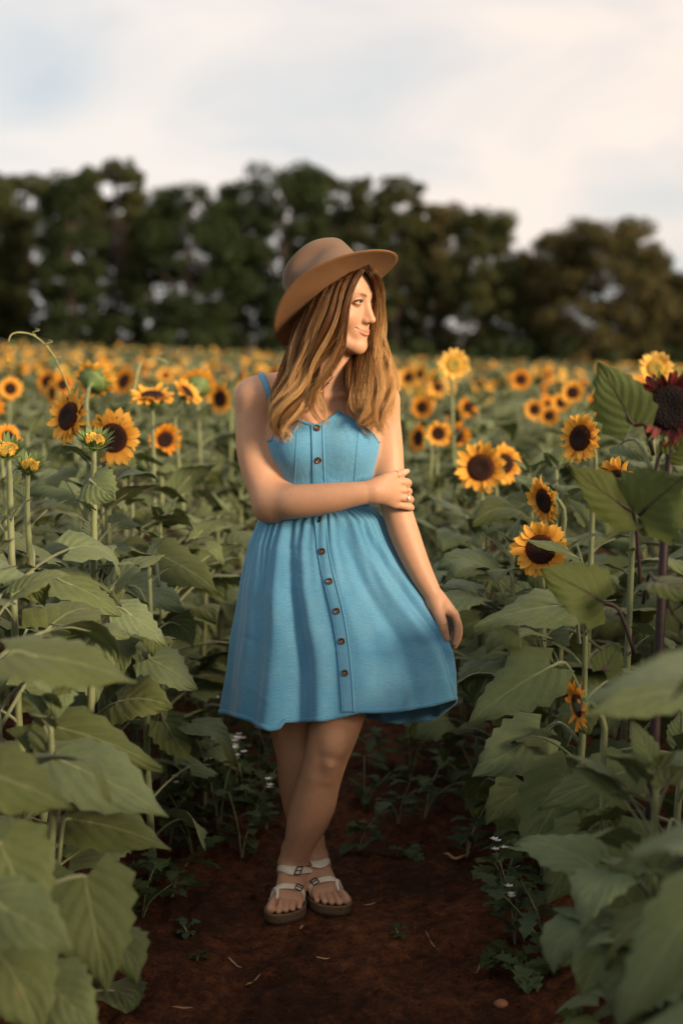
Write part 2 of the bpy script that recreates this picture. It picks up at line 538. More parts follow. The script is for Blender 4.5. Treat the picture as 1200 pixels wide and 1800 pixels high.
def chain(pts, rads, sub=3, flat=None):
    """tapered capsules along a smooth curve; flat=(axis, factor) squeezes the section along axis"""
    pts = np.array(pts, float); rads = np.array(rads, float)
    n = (len(pts) - 1) * sub + 1
    q = catmull(np.hstack([pts, rads[:, None]]), n) if len(pts) > 2 else catmull(np.hstack([pts, rads[:, None]]), 2)
    p, r = q[:, :3], q[:, 3]
    ax = None if flat is None else np.array(flat[0], float) / np.linalg.norm(flat[0])
    def make(i):
        a, e = p[i], p[i + 1] - p[i]
        L = float(e @ e) + 1e-12
        def seg(X, Y, Z):
            wx, wy, wz = X - a[0], Y - a[1], Z - a[2]
            t = np.clip((wx * e[0] + wy * e[1] + wz * e[2]) / L, 0, 1)
            wx = wx - t * e[0]; wy = wy - t * e[1]; wz = wz - t * e[2]
            q2 = wx * wx + wy * wy + wz * wz
            if ax is not None:
                dn = wx * ax[0] + wy * ax[1] + wz * ax[2]
                q2 = q2 + (flat[1] ** 2 - 1) * dn * dn
            return np.sqrt(q2) - (r[i] + (r[i + 1] - r[i]) * t)
        return seg
    segs = []
    for i in range(len(p) - 1):
        mm = max(r[i], r[i + 1])
        segs.append((np.minimum(p[i], p[i + 1]) - mm, np.maximum(p[i], p[i + 1]) + mm, make(i)))
    def fn(X, Y, Z):
        D = None
        for _, _, seg in segs:
            d = seg(X, Y, Z)
            D = d if D is None else np.minimum(D, d)
        return D
    fn.segs = segs
    m = r.max()
    return fn, p.min(0) - m, p.max(0) + m

def ell(c, r, R3=None):
    c = np.array(c, float); r = np.array(r, float)
    def fn(X, Y, Z):
        x, y, z = X - c[0], Y - c[1], Z - c[2]
        if R3 is not None:
            x, y, z = (R3[0][0] * x + R3[1][0] * y + R3[2][0] * z, R3[0][1] * x + R3[1][1] * y + R3[2][1] * z, R3[0][2] * x + R3[1][2] * y + R3[2][2] * z)
        k0 = np.sqrt((x / r[0]) ** 2 + (y / r[1]) ** 2 + (z / r[2]) ** 2)
        k1 = np.sqrt((x / r[0] ** 2) ** 2 + (y / r[1] ** 2) ** 2 + (z / r[2] ** 2) ** 2) + 1e-9
        return np.maximum(k0 * (k0 - 1) / k1, k0 * r.min() - r.min() if False else -r.min())
    m = r.max() if R3 is not None else r
    return fn, c - m, c + m

def loft(rows):
    """rows (z, cx, cy, rx, ry) of horizontal ellipses"""
    a = np.array(sorted(rows), float)
    zs = np.linspace(a[0, 0], a[-1, 0], 64)
    q = catmull(a, (len(a) - 1) * 12 + 1)
    o = np.argsort(q[:, 0]); q = q[o]
    T = [np.interp(zs, q[:, 0], q[:, i]) for i in range(1, 5)]
    def fn(X, Y, Z):
        cx, cy, rx, ry = (np.interp(Z, zs, t) for t in T)
        x, y = (X - cx) / rx, (Y - cy) / ry
        k0 = np.sqrt(x * x + y * y)
        d = (k0 - 1) * np.minimum(rx, ry)
        out = np.maximum(zs[0] - Z, Z - zs[-1])
        return np.maximum(d, out)
    rx, ry = a[:, 3].max(), a[:, 4].max()
    return fn, (a[:, 1].min() - rx, a[:, 2].min() - ry, a[0, 0]), (a[:, 1].max() + rx, a[:, 2].max() + ry, a[-1, 0])

def surface_nets(D, lo, h):
    S = D < 0
    n = np.array(D.shape)
    c = np.zeros(n - 1, np.uint8)
    off = [(i, j, k) for i in (0, 1) for j in (0, 1) for k in (0, 1)]
    for i, j, k in off:
        c += S[i:n[0] - 1 + i, j:n[1] - 1 + j, k:n[2] - 1 + k]
    act = (c > 0) & (c < 8)
    ids = np.argwhere(act)
    idx = np.full(n - 1, -1, np.int32); idx[act] = np.arange(len(ids))
    acc = np.zeros((len(ids), 3)); cnt = np.zeros(len(ids))
    val = {o: D[ids[:, 0] + o[0], ids[:, 1] + o[1], ids[:, 2] + o[2]] for o in off}
    for a in off:
        for q in range(3):
            if a[q] == 0:
                b = list(a); b[q] = 1; b = tuple(b)
                da, db = val[a], val[b]
                m = (da < 0) != (db < 0)
                t = da[m] / (da[m] - db[m])
                e = np.tile(np.array(a, float), (m.sum(), 1)); e[:, q] += t
                acc[m] += e; cnt[m] += 1
    V = np.array(lo) + h * (ids + acc / np.maximum(cnt, 1)[:, None])
    Fs = []
    for q in range(3):
        u, v = (q + 1) % 3, (q + 2) % 3
        sl0 = [slice(None)] * 3; sl1 = [slice(None)] * 3
        sl0[q] = slice(0, n[q] - 1); sl1[q] = slice(1, n[q])
        x = S[tuple(sl0)] != S[tuple(sl1)]
        e = np.argwhere(x)
        e = e[(e[:, u] > 0) & (e[:, v] > 0) & (e[:, u] < n[u] - 1) & (e[:, v] < n[v] - 1)]
        if not len(e):
            continue
        neg = S[e[:, 0], e[:, 1], e[:, 2]]
        def ci(du, dv):
            g = e.copy(); g[:, u] += du; g[:, v] += dv
            return idx[g[:, 0], g[:, 1], g[:, 2]]
        f = np.stack([ci(-1, -1), ci(0, -1), ci(0, 0), ci(-1, 0)], 1)
        f[~neg] = f[~neg][:, ::-1]
        Fs.append(f)
    F = np.vstack(Fs)
    return V, F[(F >= 0).all(1)]

def compact(V, F, keep):
    F = F[keep]
    u, inv = np.unique(F, return_inverse=True)
    return V[u], inv.reshape(F.shape)

def rot_axes(x, y, z):
    return np.array([x, y, z]).T

# ---- frames
K = 1 / 708.0                                    # metres per photograph pixel at her depth
HEAD_YAW, HEAD_PITCH, HEAD_ROLL, HEAD_S = R(57), R(4), R(-1), 1.05
HC = P(590, 526, -0.02)
M_HEAD = np.array(Matrix.Translation(Vector(HC)) @ Matrix.Rotation(HEAD_YAW, 4, 'Z') @ Matrix.Rotation(HEAD_ROLL, 4, 'Y') @ Matrix.Rotation(HEAD_PITCH, 4, 'X') @ Matrix.Scale(HEAD_S, 4))
def head_to_world(p):
    return (M_HEAD[:3, :3] @ np.asarray(p, float).T).T + M_HEAD[:3, 3]
def world_to_head(Q):
    I = np.linalg.inv(M_HEAD)
    return Q @ I[:3, :3].T + I[:3, 3]

EYE = (0.0290, -0.0738, -0.0010); EYE_R = 0.0125

LIP_UP = [(-0.0255, -0.0728, -0.0608), (-0.0125, -0.0862, -0.0668), (0, -0.0902, -0.0672), (0.0125, -0.0862, -0.0668), (0.0255, -0.0728, -0.0608)]
LIP_LO = [(-0.0230, -0.0735, -0.0628), (-0.0115, -0.0850, -0.0720), (0, -0.0882, -0.0745), (0.0115, -0.0850, -0.0720), (0.0230, -0.0735, -0.0628)]
LIP_MID = [(-0.0290, -0.0735, -0.0590), (-0.0135, -0.0895, -0.0684), (0, -0.0945, -0.0706), (0.0135, -0.0895, -0.0684), (0.0290, -0.0735, -0.0590)]
def brow_pts(s):
    return [(s * 0.012, -0.0890, 0.0125), (s * 0.025, -0.0880, 0.0155), (s * 0.038, -0.0790, 0.0165), (s * 0.049, -0.0665, 0.0110)]

def head_prims(B):
    A = lambda pr, k=0.01, op='u': B.add(pr, k, op, M_HEAD)
    A(ell((0, 0.012, 0.028), (0.0730, 0.088, 0.071)), 0.01)
    A(ell((0, -0.030, 0.022), (0.0625, 0.0555, 0.060)), 0.02)               # forehead and temples
    A(ell((0, -0.028, -0.040), (0.0560, 0.0545, 0.070)), 0.025)             # mid face
    for s in (-1, 1):
        A(chain([(s * 0.055, 0.004, -0.045), (s * 0.047, -0.025, -0.078), (s * 0.022, -0.057, -0.098), (0, -0.067, -0.1015)], [0.016, 0.015, 0.014, 0.0145]), 0.022)   # jaw
        A(ell((s * 0.0380, -0.0580, -0.036), (0.0230, 0.0205, 0.0220)), 0.024)   # cheek raised by a smile
        A(chain([(s * 0.052, -0.045, -0.012), (s * 0.060, -0.015, -0.010)], [0.010, 0.008]), 0.016)
        A(chain([(s * 0.010, -0.0795, 0.0115), (s * 0.030, -0.0782, 0.0145), (s * 0.047, -0.063, 0.011)], [0.0085, 0.0085, 0.0075]), 0.012)   # brow
    A(ell((0, -0.0680, -0.1015), (0.0170, 0.0135, 0.0140)), 0.014)           # chin
    A(ell((0, -0.068, -0.070), (0.0265, 0.0180, 0.0200)), 0.014)            # muzzle
    for s in (-1, 1):
        A(ell((s * 0.0295, -0.0915, -0.0020), (0.0165, 0.0112, 0.0095)), 0.010, 's')   # socket
        A(ell((s * EYE[0], EYE[1], EYE[2]), (0.0140, 0.0138, 0.0138)), 0.004)          # lids
        A(ell((s * 0.0303, -0.0888, -0.0012), (0.0120, 0.0075, 0.0034)), 0.0020, 's')   # opening
        A(chain([(s * 0.0180, -0.0830, -0.0030), (s * 0.0235, -0.0876, 0.0024), (s * 0.0315, -0.0882, 0.0036), (s * 0.0400, -0.0835, 0.0012), (s * 0.0435, -0.0795, -0.0022)], [0.0012, 0.0018, 0.0020, 0.0018, 0.0012]), 0.003)  # upper lid rim
        A(chain([(s * 0.0190, -0.0832, -0.0046), (s * 0.0303, -0.0866, -0.0066), (s * 0.0415, -0.0808, -0.0044)], [0.0012, 0.0014, 0.0012]), 0.003)
    A(chain([(0, -0.0770, 0.0080), (0, -0.0800, -0.012), (0, -0.0840, -0.030), (0, -0.0860, -0.0410)], [0.0080, 0.0100, 0.0122, 0.0115]), 0.010)   # root of the nose
    A(chain([(0, -0.0825, 0.0090), (0, -0.0890, -0.010), (0, -0.0970, -0.029), (0, -0.1010, -0.0395)], [0.0060, 0.0054, 0.0060, 0.0068]), 0.010)
    A(ell((0, -0.1000, -0.0410), (0.0078, 0.0078, 0.0066)), 0.007)
    for s in (-1, 1):
        A(ell((s * 0.0095, -0.0890, -0.0435), (0.0052, 0.0080, 0.0056)), 0.007)
        A(ell((s * 0.0050, -0.0948, -0.0492), (0.0024, 0.0042, 0.0026)), 0.002, 's')
    A(chain(LIP_UP, [0.0014, 0.0026, 0.0030, 0.0026, 0.0014]), 0.004)
    A(chain(LIP_LO, [0.0014, 0.0032, 0.0038, 0.0032, 0.0014]), 0.004)
    A(chain(LIP_MID, [0.0016, 0.0014, 0.0014, 0.0014, 0.0016]), 0.0022, 's')
    for s in (-1, 1):
        A(chain([(s * 0.063, 0.014, 0.010), (s * 0.066, 0.018, -0.002), (s * 0.063, 0.012, -0.020)], [0.009, 0.009, 0.007]), 0.004)                         # ear

# ---- feet, in a frame of their own: x forward to the toes, y to the inner side, z up from the footbed
def foot_frame(ankle_px, toe_px, y_ankle, y_toe, z0):
    a = P(*ankle_px, y_ankle); t = P(*toe_px, y_toe)
    f = np.array([t[0] - a[0], t[1] - a[1], 0.0]); f /= np.linalg.norm(f)
    return np.array([a[0], a[1], z0]), f
SOLE_T = 0.022
def foot_matrix(o, f, inner):
    side = np.array([-f[1], f[0], 0.0]) * inner
    M = np.eye(4); M[:3, 0] = f; M[:3, 1] = side; M[:3, 2] = (0, 0, 1); M[:3, 3] = o
    return M
def foot_prims(B, M):
    A = lambda pr, k=0.01, op='u': B.add(pr, k, op, M)
    A(ell((-0.030, 0.0, 0.032), (0.033, 0.029, 0.035)), 0.01)
    A(chain([(0.002, 0.0, 0.105), (0.004, 0.0, 0.075), (0.002, 0.0, 0.045)], [0.030, 0.031, 0.032]), 0.02)
    A(chain([(0.0, 0.028, 0.078), (0.0, 0.029, 0.072)], [0.010, 0.010]), 0.012)
    A(chain([(0.0, -0.028, 0.070), (0.0, -0.029, 0.064)], [0.010, 0.010]), 0.012)
    A(chain([(0.01, 0.004, 0.062), (0.050, 0.008, 0.045), (0.090, 0.014, 0.028), (0.116, 0.020, 0.019)], [0.032, 0.027, 0.021, 0.018]), 0.02)
    A(chain([(0.0, -0.006, 0.040), (0.045, -0.014, 0.032), (0.085, -0.020, 0.022), (0.102, -0.024, 0.016)], [0.030, 0.026, 0.020, 0.0155]), 0.02)
    A(chain([(0.112, 0.0, 0.017), (0.108, -0.012, 0.016)], [0.016, 0.015]), 0.015)
    for (a, b, c, r) in TOES:
        A(chain([a, b, c], [r * 1.05, r * 0.92, r]), 0.0035)
TOES = [((0.118, 0.026, 0.018), (0.142, 0.031, 0.0165), (0.162, 0.0310, 0.0125), 0.0122),
        ((0.120, 0.0085, 0.018), (0.145, 0.0095, 0.0200), (0.166, 0.0105, 0.0095), 0.0082),
        ((0.113, -0.0060, 0.017), (0.137, -0.0065, 0.0185), (0.156, -0.0055, 0.0088), 0.0078),
        ((0.106, -0.0195, 0.015), (0.127, -0.0205, 0.0165), (0.144, -0.0200, 0.0080), 0.0074),
        ((0.096, -0.0315, 0.013), (0.114, -0.0345, 0.0140), (0.129, -0.0345, 0.0072), 0.0072)]
O_L, F_L = foot_frame((517, 1512), (497, 1600), 0.0, -0.165, SOLE_T)
O_R, F_R = foot_frame((549, 1508), (592, 1592), 0.04, -0.125, SOLE_T)
M_FL = foot_matrix(O_L, F_L, -1.0)     # her left foot, at the left of the picture, in front
M_FR = foot_matrix(O_R, F_R, 1.0)
# her left foot's big toe points to the picture's left, her right foot's to the picture's right

def torso_field():
    T = Field()
    row = lambda py, cx, rx, ry, cy=0.0: (P(cx, py, cy)[2], P(cx, py, cy)[0], cy, rx, ry)
    T.add(loft([row(630, 586, 0.020, 0.020, 0.016), row(662, 573, 0.066, 0.042, 0.022), row(690, 563, 0.128, 0.060, 0.018), row(720, 566, 0.134, 0.078, 0.010), row(750, 568, 0.130, 0.088, 0.004), row(790, 571, 0.123, 0.090, 0.002),
                row(840, 574, 0.113, 0.082, 0.004), row(885, 567, 0.107, 0.078, 0.006), row(915, 561, 0.110, 0.080, 0.008), row(960, 556, 0.132, 0.092, 0.010),
                row(1030, 553, 0.158, 0.104, 0.012), row(1080, 553, 0.158, 0.104, 0.012), row(1100, 553, 0.150, 0.098, 0.012)]), 0.01)
    for cx, sx in ((523, -1), (612, 1)):
        c = P(cx, 780, -0.045)
        T.add(ell(c, (0.056, 0.055, 0.058)), 0.045)
    return T
TORSO = torso_field()

ARM_L = [P(669, 704, 0.015), P(681, 780, 0.010), P(686, 845, -0.012), P(694, 885, -0.030), P(711, 940, -0.048), P(736, 1000, -0.062), P(766, 1056, -0.072)]
LEG_L = chain([P(601, 1060, 0.0), P(607, 1160, -0.040), P(597, 1235, -0.070), P(586, 1285, -0.080), P(573, 1330, -0.078), P(560, 1375, -0.060), P(551, 1412, -0.048), P(540, 1445, -0.038), P(528, 1478, -0.022), P(518, 1508, -0.004)],
            [0.092, 0.084, 0.070, 0.0620, 0.0550, 0.0540, 0.0560, 0.0510, 0.0400, 0.0315], sub=8)
LEG_R = chain([P(512, 1060, 0.022), P(512, 1180, 0.020), P(519, 1285, 0.018), P(524, 1330, 0.022), P(527, 1380, 0.052), P(536, 1430, 0.072), P(543, 1475, 0.062), P(549, 1506, 0.040)],
            [0.092, 0.080, 0.0620, 0.0560, 0.0540, 0.0510, 0.0375, 0.0300], sub=8)
def body_field():
    B = Field()
    B.p += TORSO.p
    A = B.add
    # neck and shoulders
    A(chain([P(600, 600, 0.010), P(590, 640, 0.012), P(576, 676, 0.016), P(570, 700, 0.02)], [0.050, 0.0475, 0.052, 0.060]), 0.03)
    A(chain([P(607, 610, -0.03), P(588, 655, -0.035), P(571, 694, -0.045)], [0.016, 0.012, 0.009]), 0.02)     # neck muscle
    A(chain([P(566, 697, -0.047), P(520, 688, -0.050), P(470, 682, -0.018)], [0.009, 0.009, 0.010]), 0.018)  # collar bones
    A(chain([P(578, 697, -0.047), P(625, 690, -0.050), P(655, 690, -0.018)], [0.009, 0.009, 0.010]), 0.018)
    A(chain([P(582, 650, 0.020), P(530, 672, 0.022), P(478, 684, 0.018), P(449, 697, 0.014)], [0.040, 0.036, 0.040, 0.045]), 0.03)
    A(chain([P(582, 650, 0.020), P(620, 676, 0.022), P(650, 690, 0.018), P(668, 704, 0.014)], [0.040, 0.036, 0.036, 0.038]), 0.03)
    # her right arm, across the waist
    A(chain([P(450, 702, 0.012), P(447, 745, 0.006), P(449, 795, -0.004), P(462, 845, -0.028), P(478, 882, -0.058)], [0.0485, 0.0465, 0.0460, 0.0450, 0.0405], sub=9), 0.03)
    A(chain([P(478, 882, -0.058), P(520, 882, -0.105), P(575, 876, -0.132), P(620, 869, -0.138), P(655, 864, -0.132)], [0.0405, 0.0415, 0.0370, 0.0300, 0.0262], sub=9), 0.03)
    A(chain([P(466, 898, -0.045), P(480, 895, -0.055)], [0.022, 0.024]), 0.03)
    # her left arm, hanging, hand at the skirt
    A(chain(ARM_L, [0.0430, 0.0375, 0.0360, 0.0370, 0.0370, 0.0305, 0.0215], sub=9), 0.03)
    # right hand: palm, four fingers wrapped round the left arm, thumb on top
    W = P(655, 864, -0.130)
    kn = [P(694, 847, -0.104), P(698, 860, -0.106), P(698, 873, -0.104), P(694, 886, -0.098)]
    for q, k_ in enumerate(kn):
        A(chain([W, (W + k_) / 2 + np.array([0, -0.004, 0]), k_], [0.0215, 0.0165, 0.0110]), 0.014)
    A(chain([P(664, 855, -0.126), P(690, 850, -0.106)], [0.018, 0.012]), 0.012)
    fing = [([P(710, 847, -0.092), P(717, 849, -0.066), P(713, 853, -0.030), P(702, 856, -0.012)], 0.0096),
            ([P(712, 862, -0.093), P(718, 864, -0.066), P(714, 867, -0.028), P(702, 870, -0.008)], 0.0094),
            ([P(714, 876, -0.092), P(721, 878, -0.066), P(717, 881, -0.030), P(706, 884, -0.010)], 0.0092),
            ([P(714, 890, -0.086), P(722, 892, -0.066), P(719, 893, -0.036), P(712, 894, -0.020)], 0.0084)]
    for k_, (f, r) in zip(kn, fing):
        A(chain([k_] + f, [r * 1.15, r * 1.06, r * 1.02, r * 0.95, r * 0.85], sub=4), 0.003)
    A(chain([P(662, 855, -0.128), P(676, 842, -0.122), P(690, 836, -0.110)], [0.017, 0.0135, 0.0105]), 0.012)
    A(chain([P(686, 837, -0.113), P(699, 834, -0.100), P(708, 831, -0.090), P(716, 828, -0.082)], [0.0108, 0.0098, 0.0092, 0.0062]), 0.004)
    # left hand: thumb in front of the fabric, fingers behind it
    Wl = P(766, 1056, -0.072)
    kl = [P(797, 1080, -0.075), P(799, 1083, -0.055), P(796, 1087, -0.036), P(790, 1090, -0.020)]
    for k_ in kl:
        A(chain([Wl, (Wl + k_) / 2, k_], [0.0205, 0.0175, 0.0118]), 0.012)
    fl = [([P(803, 1096, -0.078), P(803, 1115, -0.082), P(799, 1131, -0.084)], 0.0092),
          ([P(806, 1102, -0.058), P(805, 1122, -0.066), P(799, 1136, -0.074)], 0.0090),
          ([P(804, 1106, -0.038), P(803, 1124, -0.050), P(797, 1135, -0.062)], 0.0086),
          ([P(797, 1106, -0.020), P(797, 1120, -0.034), P(793, 1129, -0.048)], 0.0078)]
    for k_, (f, r) in zip(kl, fl):
        A(chain([k_] + f, [r * 1.22, r * 1.05, r * 0.98, r * 0.78], sub=4), 0.003)
    A(chain([P(766, 1064, -0.085), P(772, 1082, -0.100), P(777, 1095, -0.108)], [0.018, 0.0145, 0.0118]), 0.012)
    A(chain([P(776, 1092, -0.107), P(780, 1106, -0.112), P(785, 1122, -0.110)], [0.0116, 0.0108, 0.0080]), 0.004)
    # legs: her left leg crosses in front
    A(LEG_L, 0.02)
    A(ell(P(588, 1310, -0.129), (0.027, 0.020, 0.031)), 0.024)                 # knee cap
    A(chain([P(580, 1344, -0.130), P(574, 1366, -0.112)], [0.013, 0.011]), 0.020)
    A(ell(P(534, 1400, 0.005), (0.020, 0.018, 0.05)), 0.03)
    A(chain([P(560, 1365, -0.090), P(538, 1440, -0.066), P(520, 1500, -0.026)], [0.020, 0.016, 0.014]), 0.03)   # shin
    A(LEG_R, 0.02)
    foot_prims(B, M_FL)
    foot_prims(B, M_FR)
    head_prims(B)
    return B
BODY = body_field()

def head_colour(V, C):
    """natural colouring of lips, brows, cheeks and nails"""
    L = world_to_head(V)
    def near(pts, r0, r1):
        fn, lo, hi = chain(pts, np.full(len(pts), 0.0))
        d = fn(L[:, 0], L[:, 1], L[:, 2])
        return np.clip((r1 - d) / (r1 - r0), 0, 1)[:, None]
    lip = 0.8 * np.maximum(near(LIP_UP, 0.0026, 0.0044), near(LIP_LO, 0.0034, 0.0052))
    C = C * (1 - lip) + np.array([0.38, 0.140, 0.098]) * lip
    for s in (-1, 1):
        b = near(brow_pts(s), 0.0020, 0.0048) * 0.85
        C = C * (1 - b) + np.array([0.10, 0.042, 0.020]) * b
        d = np.linalg.norm(L - np.array([s * 0.043, -0.074, -0.034]), axis=1)
        bl = (np.exp(-(d / 0.020) ** 2) * 0.28)[:, None]
        C = C * (1 - bl) + np.array([0.48, 0.205, 0.125]) * bl
        lid = near([(s * 0.0180, -0.0845, -0.0018), (s * 0.0235, -0.0888, 0.0026), (s * 0.0315, -0.0896, 0.0036), (s * 0.0405, -0.0845, 0.0014), (s * 0.0470, -0.0775, 0.0004)], 0.0020, 0.0038) * 0.95
        C = C * (1 - lid) + np.array([0.030, 0.016, 0.010]) * lid
        lid = near([(s * 0.0210, -0.0850, -0.0054), (s * 0.0310, -0.0876, -0.0066), (s * 0.0410, -0.0815, -0.0046)], 0.0006, 0.0026) * 0.35
        C = C * (1 - lid) + np.array([0.10, 0.05, 0.03]) * lid
    return C

SKIN = np.array([0.47, 0.260, 0.158])
def build_body(parent):
    h = 0.0029
    fine = (head_to_world((0, 0, 0)) - np.array([0.135, 0.135, 0.155]), head_to_world((0, 0, 0)) + np.array([0.135, 0.135, 0.145]))
    def normals(D, lo, h, V):
        def tri(Q):
            g = (Q - lo) / h; i = np.clip(np.floor(g).astype(int), 0, np.array(D.shape) - 2); f = g - i
            out = 0
            for a in (0, 1):
                for b in (0, 1):
                    for c in (0, 1):
                        w = (f[:, 0] if a else 1 - f[:, 0]) * (f[:, 1] if b else 1 - f[:, 1]) * (f[:, 2] if c else 1 - f[:, 2])
                        out = out + w * D[i[:, 0] + a, i[:, 1] + b, i[:, 2] + c]
            return out
        e = np.eye(3) * 0.0012
        N = np.stack([tri(V + e[q]) - tri(V - e[q]) for q in range(3)], 1)
        return N / (np.linalg.norm(N, axis=1)[:, None] + 1e-12)
    parts, Ns = [], []
    z_cut, fc = fine[0][2] + 0.006, head_to_world((0, 0, 0))[:2]
    for lo_, hi_, hh in (((-0.32, -0.25, -0.02), (0.33, 0.20, fine[0][2] + 0.012), h), (fine[0], fine[1], 0.0013)):
        D, lo = BODY.grid(lo_, hi_, hh)
        V, F = surface_nets(D, lo, hh)
        c = V[F].mean(1)
        if hh == h:      # leave out what the head's finer mesh covers
            V, F = compact(V, F, ~((c[:, 2] > z_cut) & (np.abs(c[:, :2] - fc) < 0.13).all(1)))
        else:
            V, F = compact(V, F, c[:, 2] > z_cut + 0.0026)
        parts.append((V, F)); Ns.append(normals(D, lo, hh, V))
    V, F = join(parts)
    N = np.vstack(Ns)
    n0 = len(parts[0][0])
    # sew the two meshes together round the neck
    E = np.sort(np.stack([F, np.roll(F, -1, 1)], -1).reshape(-1, 2), 1)
    u, cnt = np.unique(E, axis=0, return_counts=True)
    bv = np.unique(u[cnt == 1])
    bv = bv[np.abs(V[bv, 2] - z_cut) < 0.012]
    ctr = V[bv].mean(0)
    def ring(ix):
        a = np.arctan2(V[ix, 1] - ctr[1], V[ix, 0] - ctr[0]); o = np.argsort(a)
        return ix[o], a[o]
    (ra, aa), (rb, ab) = ring(bv[bv < n0]), ring(bv[bv >= n0])
    T, i, j = [], 0, 0
    ta = np.append(aa, aa[0] + 2 * math.pi); tb = np.append(ab, ab[0] + 2 * math.pi)
    while i < len(ra) or j < len(rb):
        if j >= len(rb) or (i < len(ra) and ta[i + 1] < tb[j + 1]):
            T.append([ra[i], ra[(i + 1) % len(ra)], rb[j % len(rb)]]); i += 1
        else:
            T.append([ra[i % len(ra)], rb[(j + 1) % len(rb)], rb[j]]); j += 1
    T = np.array(T)
    C = np.tile(SKIN, (len(V), 1))
    C = head_colour(V, C)
    def blend(pt, r0, r1, c, amt=1.0):
        nonlocal C
        d = np.linalg.norm(V - pt, axis=1)
        m = (np.clip((r1 - d) / (r1 - r0), 0, 1) * amt)[:, None]
        C = C * (1 - m) + np.array(c) * m
    NAIL = (0.52, 0.30, 0.22)
    for M in (M_FL, M_FR):
        for a, b, c_, r in TOES:
            q = np.array(c_) + np.array([r * 0.55, 0, r * 0.75])
            blend((M @ np.array([*q, 1]))[:3], r * 0.45, r * 0.62, NAIL)
    blend(P(713, 829, -0.096), 0.0045, 0.0065, NAIL)
    blend(P(784, 1118, -0.121), 0.0050, 0.0072, NAIL)
    for px in ((712, 846), (714, 862), (716, 877), (716, 891)):
        blend(P(*px, -0.095), 0.002, 0.016, (0.52, 0.25, 0.15), 0.5)
    me = mesh_data('body', V, (F, T), [M_SKIN], col=C)
    me.normals_split_custom_set_from_vertices(N.astype(np.float32))
    return add('body', me, parent)

def m_skin():
    t = NT('skin')
    n = t.noise(55, 4, t.coord())
    n2 = t.noise(900, 2, t.coord())
    a = t.attr()
    fk = t.noise(260, 3, t.coord(), 0.7)
    c = t.mix(0.28, a, t.mix(1.0, a, t.ramp(n, [(0.25, (0.78, 0.70, 0.66)), (0.75, (1.08, 1.06, 1.04))]), 'MULTIPLY'))
    c = t.mix(0.30, c, t.mix(1.0, c, t.ramp(fk, [(0.28, (0.66, 0.56, 0.50)), (0.42, (1.0, 1.0, 1.0)), (0.75, (1.12, 1.08, 1.04))]), 'MULTIPLY'))
    b = t.bsdf(Base_Color=c, Roughness=0.52)
    b.inputs['Subsurface Weight'].default_value = 0.22
    b.inputs['Subsurface Radius'].default_value = (1.0, 0.32, 0.16)
    b.inputs['Subsurface Scale'].default_value = 0.006
    b.inputs['Specular IOR Level'].default_value = 0.35
    t.l.new(t.bump(t.math('ADD', n2, t.math('MULTIPLY', n, 0.5)), 0.14, 0.0014), b.inputs['Normal'])
    return t.m
M_SKIN = m_skin()

def m_eye():
    t = NT('eye')
    x = t.n.new('ShaderNodeSeparateXYZ'); t.l.new(t.coord(), x.inputs[0])
    r = t.math('SQRT', t.math('ADD', t.math('POWER', x.outputs[0], 2.0), t.math('POWER', x.outputs[2], 2.0)))
    f = t.math('LESS_THAN', x.outputs[1], 0.0)
    c = t.ramp(t.math('MULTIPLY', r, 100.0), [(0.24, (0.004, 0.004, 0.004)), (0.28, (0.06, 0.065, 0.045)), (0.54, (0.035, 0.040, 0.030)), (0.62, (0.012, 0.010, 0.010)), (0.70, (0.40, 0.35, 0.31))])
    b = t.bsdf(Base_Color=c, Roughness=0.06)
    return t.m

def uv_sphere(c, r, nu=16, nv=24):
    u = np.linspace(0, math.pi, nu); v = np.linspace(0, 2 * math.pi, nv, endpoint=False)
    V = np.stack([np.sin(u)[:, None] * np.cos(v), np.sin(u)[:, None] * np.sin(v), np.cos(u)[:, None] * np.ones(nv)], -1).reshape(-1, 3) * np.asarray(r) + np.asarray(c)
    return V, grid_faces(nu, nv, True)[:, ::-1]

woman = empty('person', (0, 0, 0))
tag(woman, 'woman in a blue button-front sundress and tan felt hat standing on the soil path', 'person')
body = build_body(woman)
M_EYE = m_eye()
for s in (-1, 1):
    V, F = uv_sphere((0, 0, 0), EYE_R)
    e = add('eye', mesh_data('eye', V, F, [M_EYE]), woman)
    m = Matrix(M_HEAD.tolist()) @ Matrix.Translation((s * EYE[0], EYE[1], EYE[2]))
    e.matrix_world = m @ Matrix.Rotation(R(13), 4, 'Z') @ Matrix.Rotation(R(-3), 4, 'X')
print('body', len(body.data.polygons), round(time.time() - T_START, 1))
# ------------------------------------------------------------------ dress
CAMV = Vector((0, CAM_Y, CAM_H))
def bvh_of(objs):
    V, F, o = [], [], 0
    for ob in objs:
        me = ob.data; n = len(me.vertices)
        c = np.empty(n * 3); me.vertices.foreach_get('co', c); V.append(c.reshape(-1, 3))
        F += [[i + o for i in p.vertices] for p in me.polygons]; o += n
    return BVHTree.FromPolygons([tuple(v) for v in np.vstack(V)], F)
def hit(bvh, px, py, off=0.0):
    d = Vector(P(px, py, 0.0)) - CAMV; d.normalize()
    q, n, i, t = bvh.ray_cast(CAMV, d)
    if q is None:
        return None, None
    if n.dot(d) > 0: n = -n
    return q + n * off, n

def outward(field, origin, direction, off, r0=0.0, r1=0.24, n=120):
    """outermost radius at which the field along the rays equals off"""
    r = np.linspace(r1, r0, n)
    Q = origin[..., None, :] + direction[..., None, :] * r[:, None]
    d = field.at(Q)
    inside = d < off
    k = np.argmax(inside, axis=-1); k = np.clip(k, 1, n - 1)
    d0 = np.take_along_axis(d, (k - 1)[..., None], -1)[..., 0]; d1 = np.take_along_axis(d, k[..., None], -1)[..., 0]
    t = np.clip((d0 - off) / (d0 - d1 + 1e-9), 0, 1)
    return r[k - 1] + (r[k] - r[k - 1]) * t

